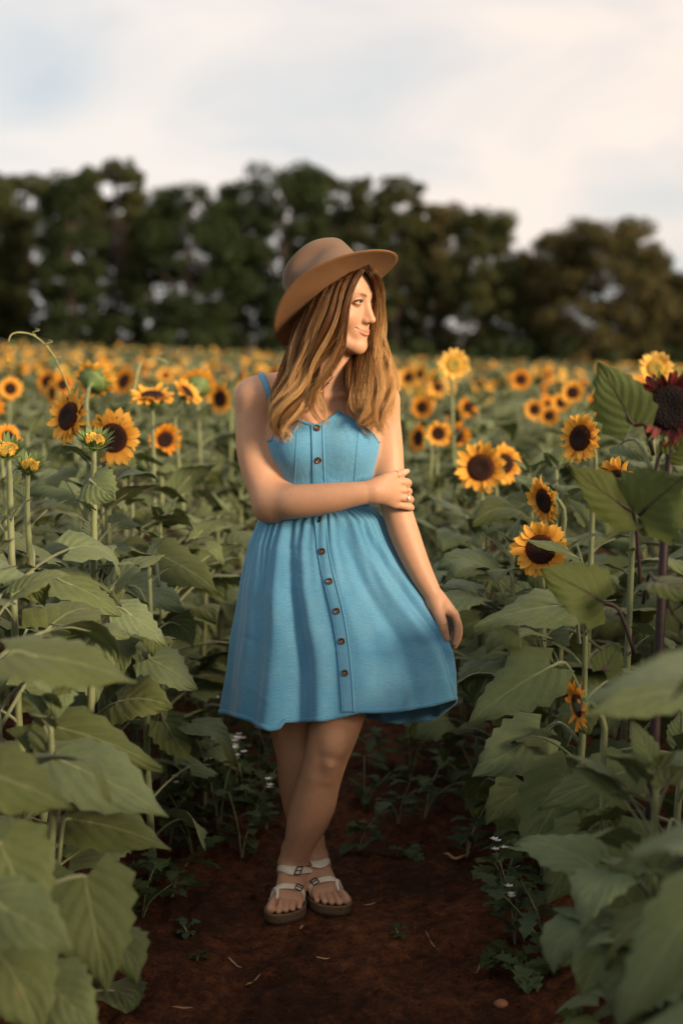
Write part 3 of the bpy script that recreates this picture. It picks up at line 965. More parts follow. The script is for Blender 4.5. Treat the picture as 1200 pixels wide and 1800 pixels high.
def wob(x, seed, k=6):
    g = np.random.RandomState(seed)
    return sum(g.uniform(0.3, 1) * np.sin(x * g.uniform(0.5, 1) * (i + 1) + g.uniform(0, 6.28)) / (i + 1) for i in range(k))

def build_dress(parent):
    N, NB, NS = 360, 34, 92
    th = np.linspace(-math.pi, math.pi, N, endpoint=False)
    dirs = np.stack([np.sin(th), -np.cos(th), np.zeros(N)], 1)
    front = np.cos(th)                                           # 1 at the front, -1 at the back
    zw = P(565, 888, 0)[2]
    # bodice: the torso's surface plus the cloth
    px_at = lambda x: 600 + x / ((0 - CAM_Y) / (FPX * CA)) * 1.0
    top_tab = np.array([(478, 772), (484, 750), (500, 742), (517, 736), (535, 741), (556, 746), (572, 741), (592, 731), (613, 722), (635, 738), (655, 758), (664, 775)], float)
    cx0 = P(570, 770, 0)[0]
    ring0 = outward(TORSO, np.tile([cx0, 0.004, P(570, 760, 0)[2]], (N, 1)), dirs, 0.007)
    X0 = cx0 + ring0 * np.sin(th); Y0 = 0.004 - ring0 * np.cos(th)
    ztop = np.empty(N)
    for i in range(N):
        px = to_px((X0[i], Y0[i], P(570, 760, 0)[2]))[0]
        py = np.interp(px, top_tab[:, 0], top_tab[:, 1]) if front[i] > 0.0 else 778
        if front[i] <= 0.25:
            py = 776 + (py - 776) * max(0, front[i] / 0.25)
        ztop[i] = P(px, py, Y0[i])[2]
    s = np.linspace(0, 1, NB)
    Zb = zw + s[:, None] * (ztop[None, :] - zw)
    cxz = np.interp(Zb, [P(0, y, 0)[2] for y in (1000, 888, 840, 790, 740)], [P(x, 888, 0)[0] for x in (556, 567, 574, 571, 567)])
    O = np.stack([cxz, np.full_like(Zb, 0.004), Zb], -1)
    Rb = outward(TORSO, O, np.broadcast_to(dirs, (NB, N, 3)), 0.006)
    for _ in range(3):
        Rb = (Rb + np.roll(Rb, 1, 1) + np.roll(Rb, -1, 1)) / 3
    pleat = 0.0012 * np.sin(th * 47)[None, :] * np.exp(-s * 7)[:, None]
    wr = 0.0014 * np.sin(Zb * 260 + 5 * np.sin(th * 5)[None, :]) * np.clip(1 - s * 1.6, 0, 1)[:, None] * (front[None, :] > 0)
    Rb = Rb + pleat + wr
    # bust seams: a slight groove where the cups' panels meet
    Pb = O + Rb[..., None] * dirs
    # skirt
    t = np.linspace(0, 1, NS)
    sil = lambda tab: (np.array([P(x, y, 0)[2] for x, y in tab]), np.array([P(x, y, 0)[0] for x, y in tab]))
    zl, xl = sil([(476, 888), (458, 909), (440, 951), (424, 1025), (409, 1130), (394, 1256)])
    zr, xr = sil([(656, 888), (666, 900), (690, 955), (722, 1018), (766, 1091), (789, 1126), (798, 1155), (806, 1228)])
    zh_side = P(600, 1245, 0)[2]
    zt = zw + t * (zh_side - zw)
    XL = np.interp(-zt, -zl, xl); XR = np.interp(-zt, -zr, xr)
    xm, hw = (XL + XR) / 2, (XR - XL) / 2 * np.interp(t, [0, 0.1, 0.5], [1.0, 1.0, 0.968])
    yf = np.interp(t, [0, 0.12, 0.4, 1], [0.086, 0.108, 0.142, 0.185]); yb = np.interp(t, [0, 0.15, 0.4, 1], [0.086, 0.118, 0.15, 0.19])
    sn, cs = np.sin(th), np.cos(th)
    hd = np.where(cs[None, :] > 0, yf[:, None], yb[:, None])
    Xs = xm[:, None] + hw[:, None] * sn[None, :]
    Ys = 0.006 - hd * cs[None, :]
    nx, ny = sn[None, :] * np.ones((NS, 1)), -cs[None, :] * np.ones((NS, 1))
    deg = np.degrees(th)
    D = np.zeros((NS, N))
    def fold(d0, d1, w, amp, pw=0.8, t0=0.0, t1=9.0, bend=1.0):
        nonlocal D
        c = d0 + (d1 - d0) * t ** bend
        a = amp * np.clip(t - t0, 0, 1) ** pw * np.clip((t1 - t) / 0.25, 0, 1)
        dd = (deg[None, :] - c[:, None] + 180) % 360 - 180
        D += a[:, None] * np.exp(-(dd / (w * (0.55 + 0.45 * t))[:, None]) ** 2)
    fold(-34, -38, 9.0, 0.0216, 0.7)
    fold(-27, -21, 7.0, -0.0340, 0.55)
    fold(-50, -52, 9.0, -0.0090, 0.7)
    fold(-62, -63, 11.0, 0.0040, 0.7)
    fold(-76, -75, 10.0, -0.0040, 0.7)
    fold(-16, -12, 5.5, 0.0094, 0.7)
    fold(-3, -4, 4.5, -0.0072, 0.8)
    fold(6, 12, 8.0, 0.0094, 0.8)
    fold(14, 42, 7.0, -0.0216, 0.7, bend=0.8)
    fold(24, 60, 6.5, 0.0187, 0.6, t1=1.2, bend=0.75)
    fold(33, 82, 6.0, -0.0202, 0.6, t1=0.98, bend=0.75)
    fold(45, 88, 6.0, 0.0101, 0.6, t1=0.9)
    fold(28, 26, 9, 0.0086, 1.2, t0=0.3)
    for k, c in enumerate(range(105, 270, 23)):
        fold(c, c + 4 * (-1) ** k, 7, 0.03 * (1 if k % 2 else -1), 0.8)
    gat = np.sin(np.radians(deg) * 40 + 1.6 * np.sin(np.radians(deg) * 7)) * (0.7 + 0.3 * np.sin(np.radians(deg) * 13))
    D += 0.0062 * gat[None, :] * (np.exp(-t / 0.20) * np.clip(t / 0.02, 0.25, 1))[:, None]
    D += 0.0016 * np.sin(t[:, None] * 17 + 2 * wob(th, 5)[None, :]) * np.sin(th * 9 + 1)[None, :] * t[:, None] ** 0.5
    # crease lines pressed across the front
    for (c0, tt, L, a) in ((22, 0.70, 26, 0.0016), (-18, 0.19, 14, -0.0018), (-16, 0.24, 12, 0.0016), (-14, 0.30, 14, -0.0016), (-20, 0.36, 14, 0.0014), (-60, 0.62, 14, -0.0018), (-45, 0.86, 12, 0.0016), (60, 0.46, 10, 0.0018), (35, 0.69, 20, 0.0012)):
        D += a * np.exp(-((t[:, None] - tt - 0.0009 * (deg[None, :] - c0)) / 0.009) ** 2) * np.exp(-((deg[None, :] - c0) / L) ** 2)
    Xs = Xs + D * nx; Ys = Ys + D * ny
    # the pinch: her fingers hold the skirt's right edge forward
    g = np.exp(-((deg - 88) / 34) ** 2)[None, :] * np.interp(t, [0, 0.3, 0.62, 0.72, 1.0], [0, 0.03, 0.085, 0.09, 0.075])[:, None]
    Ys = Ys - g
    hem_tab = np.array([(388, 1254), (415, 1262), (440, 1269), (455, 1280), (473, 1286), (490, 1283), (499, 1271), (530, 1270), (570, 1268), (600, 1262), (630, 1254), (665, 1254), (700, 1252), (760, 1242), (806, 1228), (815, 1224)], float)
    zh = np.empty(N)
    for i in range(N):
        yh, xh = Ys[-1, i], Xs[-1, i]
        px = to_px((xh, yh, zh_side))[0]
        zf = P(px, np.interp(px, hem_tab[:, 0], hem_tab[:, 1]), yh)[2]
        zb = P(px, np.interp(px, [390, 600, 660, 700, 760, 806], [1256, 1252, 1266, 1273, 1268, 1236]), yh)[2]
        w = np.clip((front[i] + 0.25) / 0.5, 0, 1)
        zh[i] = zf * w + zb * (1 - w)
    Zs = zw + t[:, None] * (zh[None, :] - zw)
    Ps = np.stack([Xs, Ys, Zs], -1)
    # join: the skirt's first rows start from the bodice's lower edge
    w = np.clip(1 - t / 0.06, 0, 1)[:, None, None]
    base = Pb[0][None] + (Ps - Ps[0][None])
    Ps = Ps * (1 - w) + base * w
    rows = np.vstack([Pb[::-1], Ps[1:]])                      # from the top edge down to the hem
    V = rows.reshape(-1, 3); nr = len(rows)
    F = grid_faces(nr, N, True)
    u = (th / (2 * math.pi) + 0.5)
    arc = np.linspace(0, 1, nr)
    UV = np.stack([np.broadcast_to(u[None, :], (nr, N)), np.broadcast_to(arc[:, None], (nr, N))], -1).reshape(-1, 2)
    me = mesh_data('dress', V, F[:, ::-1], [M_DENIM], uv=UV)
    o = add('dress', me, parent)
    md = o.modifiers.new('cloth', 'SOLIDIFY'); md.thickness = 0.0022; md.offset = -1
    return o, rows, deg

def m_denim(name, hem=False):
    t = NT(name)
    co = t.coord()
    uvn = t.n.new('ShaderNodeTexCoord').outputs['UV']
    mp = t.n.new('ShaderNodeMapping'); mp.inputs['Scale'].default_value = (900, 260, 1); t.l.new(uvn, mp.inputs[0])
    slub = t.noise(1.0, 2.0, mp.outputs[0])
    mp2 = t.n.new('ShaderNodeMapping'); mp2.inputs['Scale'].default_value = (70, 1400, 1); t.l.new(uvn, mp2.inputs[0])
    slub2 = t.noise(1.0, 2.0, mp2.outputs[0])
    big = t.noise(9, 4, co, 0.55)
    fac = t.math('ADD', t.math('MULTIPLY', slub, 0.5), t.math('MULTIPLY', slub2, 0.5))
    c = t.ramp(fac, [(0.30, (0.038, 0.172, 0.315)), (0.50, (0.072, 0.248, 0.412)), (0.72, (0.185, 0.365, 0.500))])
    c = t.mix(t.ramp(big, [(0.40, (0, 0, 0)), (0.70, (0.75, 0.75, 0.75))]), c, t.mix(1.0, c, (1.55, 1.20, 1.06), 'MULTIPLY'))
    if hem:
        w = t.n.new('ShaderNodeTexWave'); w.inputs['Scale'].default_value = 1.0; w.bands_direction = 'DIAGONAL'
        m3 = t.n.new('ShaderNodeMapping'); m3.inputs['Scale'].default_value = (90, 3.0, 1); t.l.new(uvn, m3.inputs[0]); t.l.new(m3.outputs[0], w.inputs[0])
        c = t.mix(t.math('MULTIPLY', w.outputs['Fac'], 0.55), c, (0.030, 0.155, 0.270))
    b = t.bsdf(Base_Color=c, Roughness=0.85)
    b.inputs['Sheen Weight'].default_value = 0.25
    b.inputs['Specular IOR Level'].default_value = 0.2
    mpw = t.n.new('ShaderNodeMapping'); mpw.inputs['Scale'].default_value = (1.0, 1.0, 1.3); t.l.new(co, mpw.inputs[0])
    wr = t.noise(13, 4, mpw.outputs[0], 0.5, 1.2)
    mpv = t.n.new('ShaderNodeMapping'); mpv.inputs['Scale'].default_value = (2.6, 2.6, 0.5); t.l.new(co, mpv.inputs[0])
    wv = t.noise(16, 3, mpv.outputs[0], 0.5, 0.8)
    h = t.math('ADD', t.math('ADD', t.math('MULTIPLY', fac, 0.16), t.math('MULTIPLY', wr, 0.65)), t.math('MULTIPLY', wv, 0.6))
    t.l.new(t.bump(h, 0.30, 0.006), b.inputs['Normal'])
    return t.m
M_DENIM = m_denim('denim')
M_HEM = m_denim('denim_edge', True)
dress, DROWS, DDEG = build_dress(woman)

def strip(name, rows, mat, parent, thick=0.002, uvs=1.0):
    """rows (n, m, 3) laid on a surface, with outward normals from the grid: a closed thin band"""
    rows = np.asarray(rows); n, m = rows.shape[:2]
    du = np.gradient(rows, axis=0); dv = np.gradient(rows, axis=1)
    nn = np.cross(du, dv); nn /= np.linalg.norm(nn, axis=-1)[..., None] + 1e-12
    if nn.reshape(-1, 3).mean(0) @ (np.array([0, CAM_Y, CAM_H]) - rows.reshape(-1, 3).mean(0)) < 0:
        nn = -nn
    top = rows + nn * thick; bot = rows - nn * 0.002
    loop = np.concatenate([top, bot[:, ::-1]], 1)
    V = loop.reshape(-1, 3); F = grid_faces(n, 2 * m, True)
    caps = []
    for r in (0, n - 1):
        b = r * 2 * m
        for k in range(m - 1):
            caps.append([b + k, b + k + 1, b + 2 * m - 2 - k, b + 2 * m - 1 - k])
    F = np.vstack([F, np.array(caps)])
    u = np.linspace(0, uvs, n)
    UV = np.stack([np.broadcast_to(u[:, None], (n, 2 * m)), np.broadcast_to(np.linspace(0, 1, 2 * m)[None], (n, 2 * m))], -1).reshape(-1, 2)
    me = mesh_data(name, V, F, [mat], uv=UV)
    return add(name, me, parent)

# hem and neckline bands follow the dress' own edges
hemrows = np.stack([DROWS[-1], DROWS[-2] * 0.9 + DROWS[-1] * 0.1, DROWS[-3]], 1)
hemrows = np.concatenate([hemrows, hemrows[:1]], 0)
def band(name, rows3, mat, parent):
    ctr = rows3.reshape(-1, 3).mean(0)
    n = rows3 - ctr; n[..., 2] = 0; n /= np.linalg.norm(n, axis=-1)[..., None] + 1e-9
    top, bot = rows3 + n * 0.0018, rows3 - n * 0.0045
    loop = np.concatenate([top, bot[:, ::-1]], 1)
    nr, m = loop.shape[:2]
    UV = np.stack([np.broadcast_to(np.linspace(0, 1, nr)[:, None], (nr, m)), np.broadcast_to(np.linspace(0, 1, m)[None], (nr, m))], -1).reshape(-1, 2)
    return add(name, mesh_data(name, loop.reshape(-1, 3), grid_faces(nr, m, True), [mat], uv=UV), parent)
band('hem', hemrows, M_HEM, dress)
toprows = np.stack([DROWS[0], DROWS[1]], 1); toprows = np.concatenate([toprows, toprows[:1]], 0)
band('neckline', toprows, M_HEM, dress)

B_DRESS = bvh_of([dress])
# button placket down the front, laid on the cloth
pl_tab = np.array([(557, 747), (559, 800), (561, 850), (563, 915), (568, 969), (580, 1022), (593, 1074), (602, 1127), (608, 1183), (613, 1255)], float)
ys = np.linspace(748, 1253, 110)
xs = np.array(catmull(pl_tab, 400)); xs = np.interp(ys, xs[:, 1], xs[:, 0])
rows = []
for y, x in zip(ys, xs):
    r = []
    for k in np.linspace(-11, 11, 7):
        q, n = hit(B_DRESS, x + k, y)
        r.append(q if q is not None else r[-1])
    rows.append([tuple(v) for v in r])
placket = strip('placket', rows, M_DENIM, dress, 0.0022)
for side in (-10.2, 9.6):                                # the two stitched edges of the placket
    pts = []
    for y, x in zip(ys, xs):
        q, n = hit(B_DRESS, x + side, y, 0.0028)
        if q is not None: pts.append(tuple(q))
    V, F = tube(np.array(pts), 0.0012, 5)
    add('seam', mesh_data('seam', V, F, [M_HEM]), dress)
for tab in ([(523, 742), (520, 790), (518, 850), (519, 885)], [(632, 740), (627, 790), (622, 850), (620, 885)]):   # bust seams
    c = catmull(tab, 26); pts = []
    for x, y in c:
        q, n = hit(B_DRESS, x, y, 0.0003)
        if q is not None: pts.append(tuple(q))
    V, F = tube(np.array(pts), 0.0011, 5)
    add('seam', mesh_data('seam', V, F, [M_HEM]), dress)

# buttons
def m_button():
    t = NT('horn_button')
    n = t.noise(400, 3, t.coord())
    t.bsdf(Base_Color=t.ramp(n, [(0.35, (0.022, 0.010, 0.006)), (0.7, (0.10, 0.045, 0.020))]), Roughness=0.28)
    return t.m
M_BUTTON = m_button()
M_THREAD = plain('thread', (0.30, 0.36, 0.40), 0.8)
def button_mesh():
    prof = [(0.0, 0.0010), (0.0030, 0.0010), (0.0046, 0.0012), (0.0056, 0.0026), (0.0070, 0.0030), (0.0080, 0.0022), (0.0083, 0.0008), (0.0078, -0.0005)]
    N = 24; a = np.arange(N) * 2 * math.pi / N
    V = np.concatenate([np.stack([r * np.cos(a), r * np.sin(a), np.full(N, z)], 1) for r, z in prof])
    F = grid_faces(len(prof), N, True)
    return mesh_data('button', V, F, [M_BUTTON])
BT = button_mesh()
def thread_mesh():
    ps = []
    for s1 in (-1, 1):
        for s2 in (-1, 1):
            ps.append(tube(np.array([(s1 * 0.0014, s2 * 0.0014, 0.0005), (s1 * 0.0006, s2 * 0.0006, 0.0019), (-s1 * 0.0006, -s2 * 0.0006, 0.0019)]), 0.00045, 4))
    V, F = join(ps)
    return mesh_data('thread', V, F, [M_THREAD])
TH = thread_mesh()
for px, py in ((557, 753), (559, 808), (563, 914), (567, 969), (579, 1022), (592, 1074), (601, 1127), (607, 1183)):
    q, n = hit(B_DRESS, px, py, 0.0030)
    if q is None: print('button misses', px, py); continue
    rot = n.to_track_quat('Z', 'Y').to_euler()
    b = add('button', BT, dress, q, rot)
    th_ = add('thread', TH, dress, q, rot)

# shoulder straps, laid on the skin
B_BODY = bvh_of([body])
def lay(bvh, tab, n, width, off=0.0012, m=5, extra=None):
    c = catmull(np.array(tab, float), n)
    tan = np.gradient(c, axis=0); tan /= np.linalg.norm(tan, axis=1)[:, None]
    out = []
    for (x, y), (tx, ty) in zip(c, tan):
        r = []
        for k in np.linspace(-width / 2, width / 2, m):
            q, nn = hit(bvh, x - ty * k, y + tx * k, off)
            r.append(tuple(q) if q is not None else None)
        if any(v is None for v in r):
            continue
        out.append(r)
    return np.array(out)
r = lay(B_BODY, [(459, 658), (468, 680), (477, 708), (483, 735), (486, 756)], 26, 10)
back = []
for k, (dy, dz) in enumerate(((0.050, -0.030), (0.036, -0.006), (0.020, 0.006))):
    back.append(r[0] + np.array([-0.010 + 0.003 * k, dy, dz]))
strip('strap', np.concatenate([np.array(back), r], 0), M_DENIM, dress, 0.0022)
r = lay(B_BODY, [(652, 672), (650, 695), (642, 715), (636, 738)], 22, 10)
back = [r[0] + np.array([0.0, dy, dz]) for dy, dz in ((0.055, -0.02), (0.04, 0.002), (0.02, 0.010))]
strip('strap', np.concatenate([np.array(back), r], 0), M_DENIM, dress, 0.0022)

# ------------------------------------------------------------------ sandals
def m_cork():
    t = NT('cork')
    n = t.noise(350, 3, t.coord(), 0.7)
    b = t.bsdf(Base_Color=t.ramp(n, [(0.35, (0.045, 0.026, 0.011)), (0.65, (0.15, 0.088, 0.040))]), Roughness=0.9)
    t.l.new(t.bump(n, 0.5, 0.002), b.inputs['Normal'])
    return t.m
M_CORK = m_cork()
M_RUBBER = plain('dark_rubber', (0.025, 0.020, 0.017), 0.8)
M_BED = plain('suede_footbed', (0.17, 0.10, 0.055), 0.95)
M_STRAP = plain('cream_leather', (0.66, 0.58, 0.46), 0.45, var=0.08, scale=120, bump=0.3, bscale=600)
M_BUCKLE = plain('dark_buckle', (0.045, 0.032, 0.024), 0.35, metal=0.7)
def build_sandal(M, parent, leg):
    out = np.array([(-0.072, 0.0), (-0.064, 0.022), (-0.040, 0.034), (0.0, 0.033), (0.045, 0.034), (0.085, 0.044), (0.118, 0.050), (0.150, 0.0505), (0.176, 0.040), (0.187, 0.020), (0.184, -0.002),
                    (0.170, -0.024), (0.148, -0.042), (0.118, -0.049), (0.085, -0.046), (0.045, -0.040), (0.0, -0.035), (-0.040, -0.034), (-0.064, -0.022)])
    c = catmull(np.vstack([out, out[:1]]), 77)[:-1]
    ctr = c.mean(0); N = len(c)
    def ring(f, z): return np.hstack([ctr + (c - ctr) * f, np.full((N, 1), z)])
    prof = [(0.20, -0.022), (0.955, -0.022), (0.975, -0.020), (0.970, -0.0155), (0.985, -0.0145), (0.975, -0.008), (0.985, 0.000), (0.990, 0.0065), (0.965, 0.0080), (0.925, 0.0030), (0.80, -0.0002), (0.20, -0.0008)]
    V = np.concatenate([ring(f, z) for f, z in prof])
    F = grid_faces(len(prof), N, True)
    mi = np.repeat([1, 1, 1, 0, 0, 0, 0, 2, 2, 2, 2], N)
    V = V @ M[:3, :3].T + M[:3, 3]
    if np.linalg.det(M[:3, :3]) > 0: F = F[:, ::-1]
    sd = add('sandal', mesh_data('sandal', V, F, [M_CORK, M_RUBBER, M_BED], mat_idx=mi), parent)
    FF = Field(); foot_prims(FF, None)
    class Shin:                                   # the foot together with its own leg, asked in the foot's frame
        @staticmethod
        def at(Q):
            W = Q @ M[:3, :3].T + M[:3, 3]
            return BODY.at(W)
    def strap_over(x0f, width, z0, phis, field, off=0.0018, r1=0.085):
        ph = np.radians(np.linspace(phis[0], phis[1], 40))
        cols = []
        for k in np.linspace(-0.5, 0.5, 4):
            xs = x0f(ph) + k * width
            o = np.stack([xs, np.zeros_like(ph), np.full_like(ph, z0)], 1)
            d = np.stack([np.zeros_like(ph), np.sin(ph), np.cos(ph)], 1)
            rr = outward(field, o, d, off, r1=r1)
            for _ in range(14):
                rr[1:-1] = np.maximum((rr[:-2] + rr[1:-1] * 2 + rr[2:]) / 4, rr[1:-1])
            cols.append(o + d * rr[:, None])
        q = np.stack(cols, 1)
        for _ in range(8):
            q[1:-1] = (q[:-2] + q[1:-1] * 2 + q[2:]) / 4
        q[..., 2] = np.maximum(q[..., 2], 0.002)
        return q
    def put(name, q, mat=M_STRAP, th=0.0026):
        n, m = q.shape[:2]
        du = np.gradient(q, axis=0); dv = np.gradient(q, axis=1)
        nn = np.cross(dv, du); nn /= np.linalg.norm(nn, axis=-1)[..., None] + 1e-12
        if nn[n // 2].mean(0)[2] < 0: nn = -nn
        top, bot = q + nn * th, q - nn * 0.0004
        loop = np.concatenate([top, bot[:, ::-1]], 1)
        V = loop.reshape(-1, 3); F = grid_faces(n, 2 * m, True)
        V = V @ M[:3, :3].T + M[:3, 3]
        return add(name, mesh_data(name, V, F, [mat]), sd)
    ank = strap_over(lambda p: 0.062 - 0.070 * np.sin(p) ** 2, 0.020, 0.022, (-88 if leg is LEG_R else -74, 100), Shin, r1=0.062)
    put('strap', ank)
    toe = strap_over(lambda p: 0.098 + 0.010 * np.sin(p), 0.015, 0.006, (-96, 96), FF)
    put('strap', toe)
    # the loop round the big toe: from the gap between the first two toes up and back to the inner edge
    lp = catmull(np.array([(0.140, 0.0195), (0.128, 0.0200), (0.114, 0.0240), (0.100, 0.0330), (0.088, 0.0425), (0.082, 0.0470)]), 20)
    tn = np.gradient(lp, axis=0); tn /= np.linalg.norm(tn, axis=1)[:, None]
    cols = []
    for k in (-0.0050, -0.0017, 0.0017, 0.0050):
        w = np.interp(np.arange(20), [0, 6, 19], [0.55, 0.9, 1.2])[:, None]
        xy = lp + np.stack([-tn[:, 1], tn[:, 0]], 1) * k * w
        zz = np.linspace(0.06, 0.0, 60)
        Q = np.concatenate([np.broadcast_to(xy[:, None, :], (20, 60, 2)), np.broadcast_to(zz[None, :, None], (20, 60, 1))], -1)
        d = FF.at(Q) < 0.0045
        z = zz[np.where(d.any(1), np.argmax(d, 1), 59)]
        cols.append(np.hstack([xy, z[:, None]]))
    q = np.stack(cols, 1)
    q[..., 2] = np.maximum(q[..., 2].mean(1, keepdims=True) * 0.6 + q[..., 2] * 0.4, 0.004)
    for _ in range(2): q[1:-1] = (q[:-2] + 2 * q[1:-1] + q[2:]) / 4
    put('strap', q)
    # buckles: a square frame and its prong on the outer side of both bands
    for band_, f, w in ((ank, 0.30, 0.020), (toe, 0.30, 0.015)):
        n = len(band_); i = int(f * n)
        c0 = band_[i].mean(0); ax = band_[i, -1] - band_[i, 0]; ax /= np.linalg.norm(ax)
        tg = band_[i + 3].mean(0) - band_[i - 3].mean(0); tg /= np.linalg.norm(tg)
        nr = np.cross(ax, tg); nr /= np.linalg.norm(nr)
        if nr[2] < 0: nr = -nr
        ps = []
        hwid, hl = w / 2 + 0.0018, 0.0085
        cor = [(-hwid, -hl), (hwid, -hl), (hwid, hl), (-hwid, hl), (-hwid, -hl)]
        path = []
        for (a, b), (a2, b2) in zip(cor[:-1], cor[1:]):
            for s_ in (0.06, 0.5, 0.94): path.append(c0 + ax * (a + (a2 - a) * s_) + tg * (b + (b2 - b) * s_) + nr * 0.0040)
        path.append(path[0])
        ps.append(tube(np.array(path), 0.0015, 6))
        ps.append(tube(np.array([c0 + tg * hl + nr * 0.0045, c0 - tg * 0.002 + nr * 0.0050, c0 - tg * hl + nr * 0.0048]), 0.0010, 5))
        V, F = join(ps)
        V = V @ M[:3, :3].T + M[:3, 3]
        add('buckle', mesh_data('buckle', V, F, [M_BUCKLE]), sd)
    return sd
build_sandal(M_FL, woman, LEG_L)
build_sandal(M_FR, woman, LEG_R)

# ------------------------------------------------------------------ hat
def m_felt(name, c, c2):
    t = NT(name)
    n = t.noise(14, 4, t.coord()); f = t.noise(700, 2, t.coord())
    base = t.ramp(n, [(0.3, c), (0.7, c2)])
    base = t.mix(0.25, base, t.mix(1.0, base, t.ramp(f, [(0.3, (0.6, 0.6, 0.6)), (0.7, (1.2, 1.2, 1.2))]), 'MULTIPLY'))
    b = t.bsdf(Base_Color=base, Roughness=0.92)
    b.inputs['Sheen Weight'].default_value = 0.12 if name[0] == 't' else 0.0; b.inputs['Sheen Roughness'].default_value = 0.5
    b.inputs['Specular IOR Level'].default_value = 0.15
    t.l.new(t.bump(f, 0.25, 0.0015), b.inputs['Normal'])
    return t.m
M_FELT = m_felt('tan_felt', (0.125, 0.078, 0.052), (0.165, 0.106, 0.073))
M_FELT_IN = m_felt('rust_felt', (0.140, 0.070, 0.031), (0.175, 0.090, 0.042))  # brim underside: the same tan felt, warm sun glow painted into its colour
def hat_frame():
    yw, el, ro = R(64), R(38), R(6)
    f = np.array([math.sin(yw) * math.cos(el), -math.cos(yw) * math.cos(el), math.sin(el)])
    s0 = np.array([-math.cos(yw), -math.sin(yw), 0.0])
    u0 = np.cross(f, -s0); u0 = u0 if u0[2] > 0 else -u0
    s = s0 * math.cos(ro) + u0 * math.sin(ro)
    u = u0 * math.cos(ro) - s0 * math.sin(ro)
    M = np.eye(4); M[:3, 0] = f; M[:3, 1] = s; M[:3, 2] = u
    M[:3, 3] = P(591, 522, -0.020)
    return M
M_HAT = hat_frame()
def build_hat(parent):
    N = 96; a = np.arange(N) * 2 * math.pi / N
    ca, sa = np.cos(a), np.sin(a)
    def brim_ring(r, dz=0.0):                      # r 0 at the crown, 1 at the rim
        A = 0.102 + (0.179 + 0.000 * np.clip(-ca, 0, 1) - 0.102) * r; Bq = 0.086 + (0.158 - 0.086) * r
        z = 0.020 * sa ** 2 * r ** 1.5 - 0.010 * ca ** 2 * r ** 1.3 + 0.010 * r - 0.006 * np.clip(ca, 0, 1) * r ** 2 - 0.008 * np.clip(-ca, 0, 1) * r ** 2
        return np.stack([A * ca, Bq * sa, z + dz], 1)
    rr = np.linspace(0, 1, 12)
    top = [brim_ring(r, 0.0018) for r in rr]; bot = [brim_ring(r, -0.0018) for r in rr]
    edge = brim_ring(1.012, 0.0)
    rings = top + [edge] + bot[::-1]
    V = np.concatenate(rings); F = grid_faces(len(rings), N, True)
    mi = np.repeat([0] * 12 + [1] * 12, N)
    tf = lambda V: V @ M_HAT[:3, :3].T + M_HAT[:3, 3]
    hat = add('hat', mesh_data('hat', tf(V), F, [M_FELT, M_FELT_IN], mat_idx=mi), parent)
    # crown: an oval, slightly tapered block with a lengthwise crease and two front dents
    H = 0.134
    prof = [(0.0, 1.0), (0.10, 0.997), (0.3, 0.985), (0.45, 0.97), (0.56, 0.955), (0.66, 0.94), (0.76, 0.915), (0.85, 0.87), (0.93, 0.785), (0.98, 0.66), (1.0, 0.50), (1.0, 0.34), (1.0, 0.18), (1.0, 0.04)]
    rings = []
    for h, f in prof:
        x = 0.103 * f * ca - 0.004 * h; y = 0.087 * f * sa
        z = np.full(N, H * h)
        z = z * (1 - 0.10 * np.clip(x / 0.1, -1, 1) * 0.0) + 0.010 * h * np.clip(-x / 0.1, -1, 1) * 0.0
        top_w = np.clip((h - 0.55) / 0.45, 0, 1)
        crease = 0.028 * np.exp(-(y / 0.024) ** 2) * np.clip(1.05 - (x + 0.01) ** 2 / 0.0085, 0, 1)
        z = z - top_w * crease
        fx = np.exp(-((x - 0.028) / 0.050) ** 2)
        dent = 0.027 * fx * np.exp(-((h - 0.70) / 0.13) ** 2)
        y = y - np.sign(y) * np.minimum(np.abs(y), dent * np.clip(np.abs(y) / 0.02, 0, 1))
        z = z + 0.004 * fx * top_w
        rings.append(np.stack([x, y, z], 1))
    V = np.concatenate(rings); F = grid_faces(len(rings), N, True)
    cr = add('crown', mesh_data('crown', tf(V), F, [M_FELT]), hat)
    ss = cr.modifiers.new('smooth', 'SUBSURF'); ss.levels = ss.render_levels = 1
    return hat
hat = build_hat(woman)

# ------------------------------------------------------------------ necklaces and rings
M_BEAD = plain('dark_bead', (0.035, 0.016, 0.012), 0.25)
M_GOLD = plain('gold', (0.62, 0.42, 0.20), 0.25, metal=1.0)
M_STONE = plain('pearl_stone', (0.60, 0.54, 0.52), 0.15)
def neck_line(tab, n, off=0.002):
    pts = []
    for x, y in catmull(np.array(tab, float), n):
        q, nn = hit(B_BODY, x, y, off)
        if q is not None: pts.append(tuple(q))
    return np.array(pts)
def necklace(tab, beads, r_bead, r_chain):
    p = neck_line(tab, 70)
    V, F = tube(p, r_chain, 5)
    nk = add('necklace', mesh_data('necklace', V, F, [M_GOLD]), woman)
    ps = []
    for f in beads:
        c = p[int(f * (len(p) - 1))]
        ps.append(uv_sphere(c, r_bead, 7, 10))
    V, F = join(ps)
    add('beads', mesh_data('beads', V, F, [M_BEAD]), nk)
necklace([(538, 652), (545, 664), (553, 671), (566, 669), (578, 663), (586, 656)], [0.12, 0.19, 0.25, 0.31, 0.37, 0.43, 0.5, 0.7, 0.76, 0.9], 0.0024, 0.0006)
necklace([(528, 664), (536, 682), (546, 692), (553, 696), (561, 692), (572, 680), (580, 670), (586, 661)], [0.2, 0.28, 0.34, 0.40, 0.45, 0.62, 0.8], 0.0021, 0.0006)
